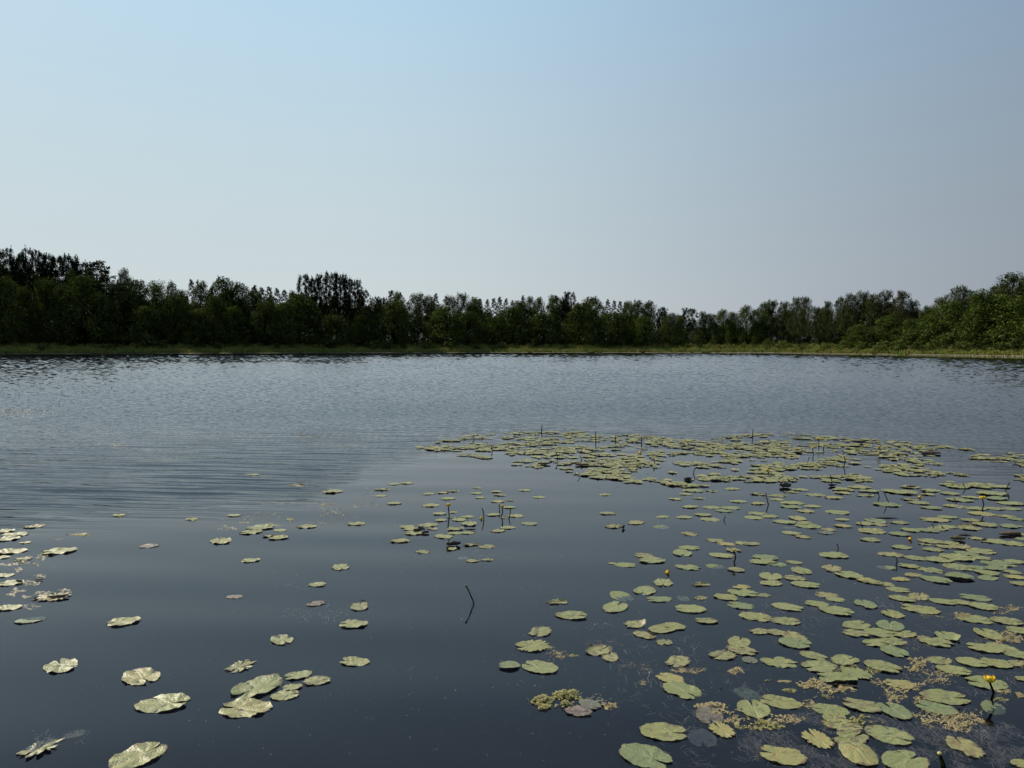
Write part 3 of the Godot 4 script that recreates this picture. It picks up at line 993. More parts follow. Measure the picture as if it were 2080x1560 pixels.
func pads() -> void:
	# photo column, row, width in pixels, direction of the notch (0 right, 90 away, 180 left, 270 towards us; -1 any), skin
	var L := [
		[8, 1170, 40, 180, "p"], [22, 1185, 48, 200, "p"], [105, 1213, 78, 10, "t"], [18, 1235, 48, 190, "p"], [62, 1260, 56, 20, "s"], [250, 1265, 64, 215, "p"], [124, 1353, 72, 130, "p"], [286, 1375, 86, 320, "c"], [332, 1430, 110, 5, "p"], [282, 1537, 102, 60, "p"], [84, 1519, 82, 250, "x"], [150, 1490, 50, 30, "w"],
		[477, 1212, 36, 0, "k"], [490, 1353, 62, 250, "t"], [645, 1188, 38, 0, "p"], [642, 1226, 40, 30, "k"], [731, 1232, 44, 95, "b"], [717, 1270, 62, 180, "p"], [572, 1300, 54, 310, "p"], [720, 1344, 64, 175, "c"], [522, 1397, 102, 235, "p"], [605, 1373, 56, 200, "p"], [645, 1384, 62, 10, "b"], [593, 1398, 42, 200, "p"], [580, 1413, 60, 20, "p"], [497, 1440, 112, 170, "c"],
		[1133, 1223, 52, 20, "t"], [1162, 1251, 70, 355, "g"], [1250, 1234, 62, 60, "g"], [1263, 1212, 52, 300, "s"], [1310, 1200, 52, 250, "g"], [1338, 1218, 54, 185, "g"], [1347, 1184, 42, 265, "c"], [1424, 1187, 46, 20, "t"], [1402, 1238, 66, 180, "g"], [1434, 1262, 50, 170, "b"], [1423, 1215, 34, 40, "t"], [1388, 1212, 28, 100, "u"],
		[1097, 1284, 52, 255, "b"], [1081, 1313, 78, 195, "g"], [1096, 1356, 78, 150, "g"], [1034, 1354, 46, 180, "f"], [1216, 1321, 60, 30, "e"], [1240, 1334, 42, 90, "b"], [1290, 1269, 52, 200, "e"], [1310, 1291, 50, 320, "b"], [1346, 1278, 62, 20, "g"], [1370, 1273, 54, 330, "g"], [1350, 1305, 38, 60, "t"], [1376, 1344, 60, 240, "b"], [1361, 1378, 60, 150, "y"], [1386, 1404, 80, 300, "g"],
		[1176, 1446, 64, 345, "k"], [1198, 1433, 48, 320, "d"], [1441, 1454, 64, 265, "d"], [1349, 1487, 102, 350, "g"], [1427, 1497, 58, 265, "v"], [1312, 1537, 110, 325, "g"], [1466, 1484, 57, 100, "y"], [1519, 1404, 56, 110, "u"], [1531, 1440, 66, 90, "g"], [1584, 1427, 82, 155, "g"], [1588, 1534, 98, 165, "y"],
		[1468, 1332, 62, 200, "b"], [1501, 1305, 54, 60, "g"], [1508, 1322, 66, 330, "b"], [1523, 1341, 30, 270, "d"], [1584, 1346, 78, 345, "g"], [1542, 1283, 44, 200, "b"], [1576, 1285, 42, 330, "b"], [1612, 1293, 56, 100, "y"], [1616, 1307, 66, 330, "g"], [1597, 1262, 62, 345, "g"], [1536, 1254, 66, 325, "g"], [1503, 1231, 56, 150, "g"], [1600, 1234, 62, 320, "g"], [1476, 1214, 52, 340, "g"], [1510, 1205, 64, 330, "g"], [1551, 1209, 34, 10, "b"], [1507, 1192, 42, 20, "y"], [1565, 1171, 46, 60, "g"], [1567, 1185, 48, 10, "g"], [1614, 1175, 48, 150, "b"], [1637, 1188, 58, 330, "g"],
		[1678, 1209, 48, 150, "y"], [1697, 1218, 38, 330, "g"], [1658, 1227, 48, 150, "g"], [1700, 1242, 66, 320, "g"], [1758, 1228, 48, 95, "g"], [1834, 1217, 52, 330, "g"], [1867, 1212, 52, 60, "y"], [1868, 1238, 74, 150, "g"], [1813, 1248, 44, 90, "g"], [1917, 1223, 52, 330, "g"], [1955, 1225, 44, 150, "g"], [1998, 1233, 56, 330, "g"], [1980, 1214, 60, 150, "g"], [1982, 1259, 68, 330, "g"], [2046, 1262, 62, 345, "g"], [2070, 1281, 48, 150, "g"], [2007, 1288, 55, 95, "g"], [2000, 1317, 72, 165, "g"], [2036, 1315, 54, 300, "g"], [2064, 1329, 52, 320, "g"],
		[1740, 1270, 62, 20, "g"], [1738, 1287, 56, 150, "b"], [1787, 1286, 60, 330, "g"], [1808, 1272, 54, 60, "g"], [1834, 1287, 58, 10, "g"], [1778, 1306, 58, 200, "g"], [1814, 1303, 56, 10, "g"], [1817, 1324, 54, 280, "g"], [1901, 1304, 66, 320, "g"], [1925, 1293, 44, 100, "h"], [1653, 1332, 54, 320, "g"], [1663, 1354, 78, 195, "g"], [1700, 1379, 82, 160, "h"], [1741, 1369, 64, 310, "g"], [1717, 1342, 62, 20, "g"], [1794, 1355, 70, 310, "g"], [1908, 1342, 58, 20, "b"], [1938, 1362, 67, 330, "g"], [1827, 1390, 62, 160, "y"], [1975, 1346, 60, 330, "g"], [2023, 1348, 60, 150, "g"], [2064, 1349, 36, 40, "y"], [2003, 1388, 78, 160, "g"], [2017, 1438, 56, 60, "s"], [1920, 1417, 98, 345, "g"], [1902, 1440, 76, 150, "g"],
		[1750, 1434, 80, 150, "b"], [1817, 1445, 64, 95, "g"], [1686, 1443, 74, 160, "g"], [1712, 1474, 86, 330, "b"], [1694, 1458, 52, 30, "g"], [1660, 1502, 67, 100, "y"], [1728, 1500, 88, 20, "b"], [1743, 1531, 80, 90, "l"], [1807, 1494, 90, 315, "g"], [1838, 1546, 100, 20, "g"], [1959, 1517, 74, 95, "y"], [2078, 1380, 34, 180, "g"], [2072, 1552, 40, 200, "g"],
		# middle distance
		[1429, 1046, 37, 340, "g"], [1444, 1056, 41, 330, "g"], [1346, 1050, 29, 20, "b"], [1390, 1051, 35, 10, "b"], [1292, 1062, 40, 30, "y"], [1247, 1070, 42, 200, "t"], [1343, 1071, 35, 20, "s"], [1401, 1085, 45, 350, "t"], [1452, 1098, 43, 170, "b"], [1401, 1113, 47, 350, "g"], [1386, 1124, 43, 260, "g"], [1307, 1129, 43, 160, "b"], [1325, 1139, 58, 10, "g"], [1271, 1148, 47, 350, "g"], [1243, 1145, 18, 180, "k"], [1398, 1153, 54, 325, "g"], [1466, 1129, 52, 340, "g"], [1452, 1151, 40, 180, "s"], [1496, 1158, 40, 340, "b"],
		[1537, 1043, 41, 160, "g"], [1532, 1052, 41, 340, "g"], [1564, 1049, 37, 20, "g"], [1620, 1053, 39, 100, "y"], [1595, 1061, 49, 340, "g"], [1634, 1063, 35, 20, "g"], [1642, 1069, 53, 350, "g"], [1601, 1071, 29, 180, "v"], [1608, 1083, 38, 330, "g"], [1632, 1091, 34, 330, "y"], [1711, 1056, 31, 10, "b"], [1713, 1069, 39, 350, "y"], [1678, 1082, 36, 200, "d"], [1685, 1076, 35, 340, "b"], [1757, 1064, 41, 20, "g"], [1772, 1079, 57, 350, "g"], [1769, 1097, 42, 350, "g"], [1695, 1129, 61, 350, "g"],
		[1474, 1105, 41, 160, "y"], [1505, 1103, 26, 60, "t"], [1526, 1105, 37, 180, "g"], [1490, 1118, 34, 100, "t"], [1556, 1133, 54, 350, "g"], [1548, 1142, 59, 170, "g"], [1580, 1147, 37, 320, "g"], [1614, 1143, 33, 320, "g"], [1628, 1160, 43, 280, "g"], [1690, 1155, 47, 60, "y"], [1723, 1168, 51, 140, "g"], [1762, 1180, 45, 330, "y"], [1778, 1058, 41, 100, "g"], [1786, 1066, 37, 340, "b"], [1828, 1062, 39, 350, "g"], [1851, 1077, 37, 320, "g"], [1828, 1085, 43, 340, "g"], [1886, 1078, 45, 330, "g"], [1906, 1074, 47, 20, "g"], [1925, 1070, 39, 340, "g"], [1898, 1056, 62, 170, "y"], [1926, 1051, 41, 340, "g"], [1970, 1057, 41, 170, "g"], [2002, 1066, 47, 330, "g"], [1995, 1044, 60, 350, "y"], [2045, 1049, 43, 340, "b"], [2066, 1055, 37, 350, "g"], [1970, 1073, 47, 340, "e"], [2055, 1069, 49, 10, "g"], [2074, 1086, 32, 350, "g"], [2078, 1095, 32, 10, "g"], [1983, 1094, 31, 170, "y"], [2020, 1100, 51, 345, "g"], [2056, 1105, 51, 330, "g"],
		[1892, 1100, 51, 330, "g"], [1930, 1104, 37, 20, "g"], [1878, 1106, 29, 170, "y"], [1832, 1112, 43, 10, "g"], [1896, 1117, 43, 340, "g"], [1918, 1111, 33, 330, "g"], [1950, 1111, 49, 30, "y"], [1964, 1126, 43, 320, "g"], [1993, 1120, 59, 345, "g"], [1811, 1127, 53, 340, "b"], [1860, 1134, 45, 330, "g"], [1908, 1137, 61, 10, "g"], [1945, 1133, 70, 345, "g"], [1992, 1134, 39, 340, "g"], [1950, 1152, 63, 320, "g"], [2030, 1145, 70, 340, "g"], [2062, 1141, 43, 345, "g"], [1985, 1153, 35, 330, "g"], [2023, 1154, 49, 20, "g"], [2006, 1164, 45, 330, "g"], [2007, 1174, 46, 30, "g"], [2057, 1162, 37, 330, "g"], [2060, 1172, 43, 170, "y"], [2075, 1187, 41, 330, "g"], [1801, 1153, 37, 330, "s"], [1845, 1150, 41, 160, "g"], [1890, 1158, 55, 320, "g"], [1855, 1168, 41, 20, "y"], [1830, 1177, 39, 0, "y"], [1902, 1178, 57, 320, "g"], [1950, 1173, 55, 340, "f"], [1775, 1183, 41, 320, "b"], [1800, 1187, 37, 340, "y"], [1825, 1198, 48, 345, "g"],
		# far left and open water
		[509, 1082, 47, 200, "p"], [530, 1072, 59, 10, "p"], [545, 1090, 32, 200, "t"], [567, 1093, 41, 20, "p"], [569, 1078, 29, 0, "t"], [449, 1099, 48, 120, "p"], [622, 1070, 43, 180, "p"], [725, 1064, 37, 10, "p"], [476, 1047, 29, 0, "t"], [676, 999, 41, 30, "p"], [588, 1055, 17, 0, "y"], [606, 986, 45, 10, "t"], [515, 965, 25, 0, "t"],
		[800, 984, 27, 200, "b"], [827, 982, 28, 10, "p"], [777, 995, 37, 10, "p"], [772, 1007, 28, 200, "t"], [870, 1003, 29, 200, "p"], [898, 1001, 26, 180, "p"], [920, 998, 29, 20, "p"], [909, 1013, 33, 200, "y"], [800, 1023, 32, 200, "p"], [875, 1027, 37, 20, "p"], [971, 992, 23, 0, "p"], [968, 1002, 25, 0, "p"], [975, 1011, 23, 180, "p"], [1008, 999, 24, 20, "g"], [1016, 1006, 31, 350, "p"], [1066, 996, 28, 0, "p"], [1095, 1010, 29, 0, "y"], [1010, 1019, 30, 160, "g"], [1037, 1017, 21, 20, "g"], [1034, 1031, 27, 20, "p"],
		[892, 1044, 30, 180, "p"], [920, 1041, 20, 40, "p"], [922, 1051, 29, 20, "s"], [950, 1050, 28, 20, "p"], [933, 1056, 32, 350, "p"], [895, 1057, 27, 200, "p"], [953, 1064, 35, 100, "p"], [825, 1070, 34, 200, "p"], [835, 1075, 33, 10, "p"], [869, 1067, 43, 20, "p"], [880, 1075, 29, 340, "p"], [840, 1084, 41, 180, "p"], [924, 1075, 37, 180, "p"], [924, 1084, 31, 10, "p"], [950, 1083, 31, 20, "p"], [901, 1091, 40, 340, "p"], [814, 1099, 43, 20, "p"], [919, 1115, 19, 90, "p"], [955, 1107, 38, 180, "t"], [990, 1110, 42, 10, "b"], [859, 1121, 37, 10, "t"], [959, 1140, 35, 200, "t"], [990, 1138, 27, 20, "t"], [940, 1133, 25, 180, "w"], [1001, 1046, 31, 200, "p"], [1048, 1048, 35, 0, "g"], [1024, 1052, 21, 180, "y"], [1076, 1064, 36, 340, "g"], [1032, 1072, 33, 20, "b"], [1011, 1079, 33, 200, "b"], [1235, 1043, 37, 0, "b"], [1228, 1005, 28, 30, "p"], [692, 1153, 38, 300, "p"], [508, 1139, 40, 200, "p"],
		[10, 1079, 36, 200, "p"], [32, 1087, 52, 20, "p"], [15, 1096, 46, 190, "p"], [70, 1069, 43, 30, "t"], [52, 1103, 23, 20, "p"], [22, 1120, 61, 200, "p"], [4, 1132, 30, 180, "p"], [118, 1120, 67, 200, "p"], [48, 1135, 37, 20, "t"], [303, 1109, 43, 20, "k"], [165, 1086, 29, 0, "y"], [242, 1047, 28, 0, "y"], [390, 1054, 27, 0, "y"],
		# behind
		[1373, 983, 29, 10, "g"], [1409, 997, 45, 350, "g"], [1447, 998, 31, 200, "b"], [1487, 993, 35, 20, "g"], [1393, 1004, 29, 0, "t"], [1372, 1014, 29, 340, "g"], [1420, 1013, 29, 0, "b"], [1402, 1030, 34, 30, "g"], [1445, 1031, 41, 180, "g"], [1485, 1032, 41, 0, "g"], [1471, 1038, 37, 340, "g"], [1500, 1019, 37, 0, "d"], [1540, 1023, 32, 20, "y"], [1538, 1004, 37, 160, "g"], [1580, 1007, 47, 0, "b"], [1579, 1015, 29, 330, "y"], [1611, 1022, 51, 350, "g"], [1607, 1030, 43, 340, "g"], [1650, 1029, 37, 10, "g"], [1638, 1039, 39, 350, "y"], [1657, 1006, 41, 350, "g"], [1694, 1011, 39, 20, "g"], [1608, 1000, 33, 10, "g"], [1626, 995, 35, 340, "g"], [1705, 995, 31, 10, "g"], [1712, 1002, 35, 340, "g"], [1702, 1041, 49, 340, "g"], [1746, 990, 51, 350, "g"], [1758, 1007, 39, 20, "g"], [1810, 998, 41, 160, "g"], [1850, 990, 45, 10, "b"], [1835, 1001, 60, 350, "g"], [1890, 997, 41, 10, "b"], [1885, 1005, 27, 330, "g"], [1803, 1025, 57, 350, "g"], [1846, 1015, 37, 160, "g"], [1868, 1022, 43, 340, "g"], [1893, 1032, 41, 330, "g"], [1940, 1028, 51, 350, "b"], [1950, 1016, 57, 345, "g"], [1930, 1003, 41, 340, "g"], [1973, 1011, 35, 350, "g"], [2015, 1003, 66, 10, "g"], [2025, 1013, 45, 20, "g"], [2053, 1023, 53, 350, "g"], [2018, 1033, 41, 340, "g"], [2056, 1034, 39, 350, "g"], [1983, 1033, 43, 10, "g"], [1945, 990, 41, 340, "g"], [2030, 989, 47, 10, "g"]]
	# the largest 300 in the picture are things of their own; the smaller ones join the far pads
	var order := range(L.size())
	order.sort_custom(func(a, b): return L[a][2] * (float(L[a][1]) - HORIZON) > L[b][2] * (float(L[b][1]) - HORIZON))
	var single := {}
	for i in mini(300, order.size()): single[order[i]] = true
	var skins := {"g": ["pad_g0", "pad_g3", "pad_g1", "pad_g4", "pad_g2", "pad_g5"], "p": ["pad_g0", "pad_g4", "pad_g5", "pad_y1"], "c": ["pad_g0", "pad_y1"], "h": ["pad_g1"], "l": ["pad_y1"], "y": ["pad_y0", "pad_y1", "pad_y2"], "b": ["pad_b0", "pad_b1", "pad_b2"], "t": ["pad_b1", "pad_y2", "pad_b2"], "e": ["pad_b1"], "d": ["pad_d0", "pad_d1"], "v": ["pad_d1"], "k": ["pad_k"], "s": ["pad_g2", "pad_g1"], "u": ["pad_g2"], "w": ["pad_b2"], "x": ["pad_b0"], "f": ["pad_g2"]}
	var forms := {"g": "flat", "p": "wavy", "c": "wavy", "h": "curl", "l": "shell", "y": "bitten", "b": "bitten", "t": "torn", "e": "curl", "d": "flat", "v": "flat", "k": "bitten", "s": "flat", "u": "flat", "w": "torn", "x": "torn", "f": "fold"}
	var words := {"g": "green", "p": "pale green", "c": "crumpled pale", "h": "upturned green", "l": "domed yellow-green", "y": "yellowing", "b": "brown-edged", "t": "tattered", "e": "curled brown-edged", "d": "dead grey-brown", "v": "drowned grey", "k": "pinkish withered", "s": "half-sunken", "u": "drowned", "w": "drowned tattered", "x": "half-sunken tattered", "f": "folded"}
	var rest := []
	for i in L.size():
		var a: Array = L[i]
		var p := ground(a[0], a[1])
		var type: String = a[4]
		var ang := deg_to_rad(float(a[3]) + rng.randf_range(-9, 9))
		var choice: Array = pad_mesh[forms[type]]
		var mesh: ArrayMesh = choice[rng.randi() % choice.size()]
		if type == "g" and rng.randf() < 0.25: mesh = pad_mesh["bitten"][rng.randi() % 3]
		elif type == "g" and rng.randf() < 0.3: mesh = pad_mesh["wavy"][rng.randi() % 3]
		var half := metres(a[2], p) * 0.5 / sqrt(pow(cos(ang), 2) + 0.62 * pow(sin(ang), 2))
		var w := water_at(p.x, p.z)
		var y := w.x + 0.0015 + 0.0009 * (i % 6)
		if p.length() > 11.0: y += 0.004
		var tip := Basis(Vector3.UP, ang)
		if type == "s" or type == "x":
			tip = Basis(Vector3(rng.randf_range(-1, 1), 0, rng.randf_range(-1, 1)).normalized(), deg_to_rad(5.0)) * tip
			y = w.x + 0.0
		elif type == "u" or type == "v" or type == "w":
			y = w.x - (0.035 if type == "u" else 0.012)
			tip = Basis(Vector3(1, 0, 0.4).normalized(), deg_to_rad(4.0)) * tip
		else:
			tip = Basis(Vector3(rng.randf_range(-1, 1), 0, rng.randf_range(-1, 1)).normalized(), deg_to_rad(rng.randf_range(0, 0.9))) * tip
		var tall := half * (1.0 if type != "p" and type != "c" else 1.25)
		var xf := Transform3D(tip * Basis.from_scale(Vector3(half, tall, half * rng.randf_range(0.9, 1.08))), Vector3(p.x, y, p.z))
		var skin: String = skins[type][rng.randi() % skins[type].size()]
		if not single.has(i):
			rest.append([xf, skin])
			continue
		var o := put("lily_pad", mesh, M[skin])
		o.transform = xf
		PADS.append({"o": o, "p": p, "w": a[2], "word": words[type]})
	label_pads()
	# ---- the far pads nobody could count one by one
	var far := []
	for q in rest: far.append(q[0])
	var dense := FastNoiseLite.new()
	dense.seed = 12
	dense.frequency = 0.8
	dense.fractal_octaves = 3
	var top := [[850, 908], [900, 893], [960, 884], [1100, 876], [1200, 879], [1310, 884], [1420, 894], [1500, 884], [1560, 879], [1680, 886], [1760, 892], [1880, 902], [1980, 914], [2090, 925]]
	var tries := 0
	while far.size() < 2000 and tries < 60000:
		tries += 1
		var px := rng.randf_range(850, 2150)
		var py := rng.randf_range(874, 1000)
		var edge := 925.0
		for k in top.size() - 1:
			if px >= top[k][0] and px < top[k + 1][0]:
				edge = lerpf(top[k][1], top[k + 1][1], (px - top[k][0]) / (top[k + 1][0] - top[k][0]))
		var low := 1030.0 if px > 1500 else 990.0 if px > 1300 else lerpf(912, 985, clampf((px - 850) / 450.0, 0, 1))
		if py < edge or py > low: continue
		var p := ground(px, py)
		var keep := dense.get_noise_2d(p.x * 0.8, p.z * 1.1) * 2.2 + 0.85 - clampf((py - 905.0) / 90.0, 0.0, 0.9)
		if px > 1720 and py > 930 and py < 965: keep -= 0.45
		# nearer rows take up far more of the picture than of the pond
		if rng.randf() > keep * clampf(pow((py - HORIZON) / 190.0, -1.0) * 0.85, 0, 1): continue
		var half := rng.randf_range(0.06, 0.118)
		var w := water_at(p.x, p.z)
		var yaw := deg_to_rad([330.0, 150.0][rng.randi() % 2] + rng.randf_range(-70, 70))
		far.append(Transform3D(Basis(Vector3(rng.randf_range(-1, 1), 0, rng.randf_range(-1, 1)).normalized(), deg_to_rad(rng.randf_range(0, 2.5))) * Basis(Vector3.UP, yaw) * Basis.from_scale(Vector3(half, half * 1.2, half * rng.randf_range(0.85, 1.1))), Vector3(p.x, w.x + 0.008 + 0.005 * rng.randf(), p.z)))
	# the patch goes on past the right edge of the view
	var er := RandomNumberGenerator.new()
	er.seed = 88
	for k in 420:
		var p := Vector3(0, 0, -er.randf_range(2.2, 17.0))
		p.x = -p.z * er.randf_range(0.70, 1.25)
		if dense.get_noise_2d(p.x * 0.8, p.z * 1.1) < -0.12: continue
		var half := er.randf_range(0.08, 0.125)
		far.append(Transform3D(Basis(Vector3.UP, er.randf() * TAU) * Basis.from_scale(Vector3(half, half, half * 0.95)), Vector3(p.x, water_at(p.x, p.z).x + 0.004 + 0.004 * er.randf(), p.z)))
	var lots := {"flat": [], "wavy": [], "torn": []}
	for k in far.size():
		lots[["flat", "flat", "wavy", "torn"][k % 4]].append(far[k])
	var names := {"flat": ["green lily pads crowding the far side of the patch", "pad_g0"], "wavy": ["wavy yellowing lily pads scattered through the far side of the patch", "pad_y1"], "torn": ["tattered brown-edged lily pads scattered through the far side of the patch", "pad_b0"]}
	for k in lots:
		var mm := MultiMesh.new()
		mm.transform_format = MultiMesh.TRANSFORM_3D
		mm.mesh = pad_shape(60 + k.length(), {"ang": 30, "rings": 3, "torn": 0.6 if k == "torn" else 0.1, "wave": 0.03 if k == "flat" else 0.05})
		mm.instance_count = lots[k].size()
		for j in lots[k].size(): mm.set_instance_transform(j, lots[k][j])
		var o := MultiMeshInstance3D.new()
		o.multimesh = mm
		o.material_override = M[names[k][1]]
		o.name = numbered("distant_lily_pads")
		add_child(o)
		tag(o, names[k][0], "lily pads", "", "stuff")

func label_pads() -> void:
	var taken := {}
	for a in PADS:
		var best := 0
		var near := 1e9
		for k in LAND.size():
			var d := flat(a.p - LAND[k].p).length()
			if d < near:
				near = d
				best = k
		var lm: Dictionary = LAND[best]
		var side := sector(a.p - lm.p)
		var rank := 1
		for b in PADS:
			if b != a and b.word == a.word and sector(b.p - lm.p) == side and flat(b.p - lm.p).length() < near: rank += 1
		var how := "closest" if rank == 1 else ordinal(rank) + " closest"
		var t := "%s lily pad, %s %s %s" % [a.word, how, side, lm.phrase]
		while taken.has(t): t = t.replace("lily pad,", "floating lily pad,")
		taken[t] = true
		tag(a.o, t, "lily pad", "lily pads on the pond")

func flat(d: Vector3) -> Vector2:
	return Vector2(d.x, d.z * 0.4)

func sector(d: Vector3) -> String:
	var f := flat(d)
	if absf(f.x) > absf(f.y): return "right of" if f.x > 0 else "left of"
	return "behind" if f.y < 0 else "in front of"

# ---------------------------------------------------------------- flowers, buds and bare stalks
func cup(sd: int, petals: int, open: float) -> ArrayMesh:
	# one sepal of a globe-shaped pond lily, unit radius 1, base at the origin
	var v := PackedVector3Array()
	var idx := PackedInt32Array()
	var span := TAU / petals * 1.35
	for j in 7:
		var t := j / 6.0
		for i in 7:
			var s := i / 6.0 * 2.0 - 1.0
			var wide := sin(PI * clampf(0.12 + t * 0.80, 0, 1)) * 0.5 * span
			var a := s * wide
			var rad := sin(t * 1.9) * lerpf(0.75, 1.15, open) * (1.0 + 0.03 * float(sd % 3))
			var y := (1.0 - cos(t * 2.0)) * 0.72
			v.append(Vector3(cos(a) * rad, y - 0.05 * s * s, sin(a) * rad))
	for j in 6:
		for i in 6:
			var p := j * 7 + i
			idx.append_array([p, p + 7, p + 1, p + 1, p + 7, p + 8])
	return mesh_of(v, smooth_normals(v, idx), idx)

var sepal: ArrayMesh
var heart: ArrayMesh

func flower(called: String, head: Vector3, foot: Vector3, size: float, skin: Material, label: String, tilt := 0.0, floating := false) -> void:
	var o := thing(called)
	o.position = foot
	if not floating:
		var mid := (head - foot) * 0.5 + Vector3(0.012, 0, 0.008)
		put("stalk", tube([Vector3(0, -0.25, 0), Vector3.ZERO, mid, head - foot], [0.0075, 0.007, 0.006, 0.006], 8), M.stalk, o)
	var hd := put("flower_head", heart, M.petal_in, o)
	hd.transform = Transform3D(Basis(Vector3(0.3, 0, 1).normalized(), tilt) * Basis.from_scale(Vector3.ONE * size), head - foot)
	for k in 5:
		var s := put("sepal", sepal, skin, hd)
		s.transform = Transform3D(Basis(Vector3.UP, TAU * k / 5.0 + 0.3) * Basis.from_scale(Vector3.ONE * (1.0 if k % 2 == 0 else 0.93)), Vector3(0, 0.02 * (k % 2), 0))
	tag(o, label, "flower", "yellow pond lily flowers")

func stalk(pts: Array, thick: float, label: String, tipped := false) -> void:
	# pts: photo points from the tip down to the waterline; the last one stands on the water, the others above it at its distance
	var foot := ground(pts[-1][0], pts[-1][1])
	var q := [Vector3(0, -0.2, 0), Vector3.ZERO]
	for i in range(pts.size() - 2, -1, -1):
		var dx: float = pts[i][0] - pts[-1][0]
		var dy: float = pts[-1][1] - pts[i][1]
		q.append(Vector3(metres(dx, foot), metres(dy, foot), -metres(dx, foot) * 0.25))
	var rad := []
	for i in q.size(): rad.append(thick * lerpf(1.0, 0.7, float(i) / q.size()))
	var o := thing("bare_stalk")
	o.position = foot
	put("stem", tube(q, rad, 7), M.stalk, o)
	if tipped:
		var b := put("withered_head", heart, M.dead_leaf, o)
		b.transform = Transform3D(Basis(Vector3(0, 0, 1), 0.7) * Basis.from_scale(Vector3.ONE * thick * 3.0), q[-1])
	tag(o, label, "stalk", "bare dark stalks standing in the water")

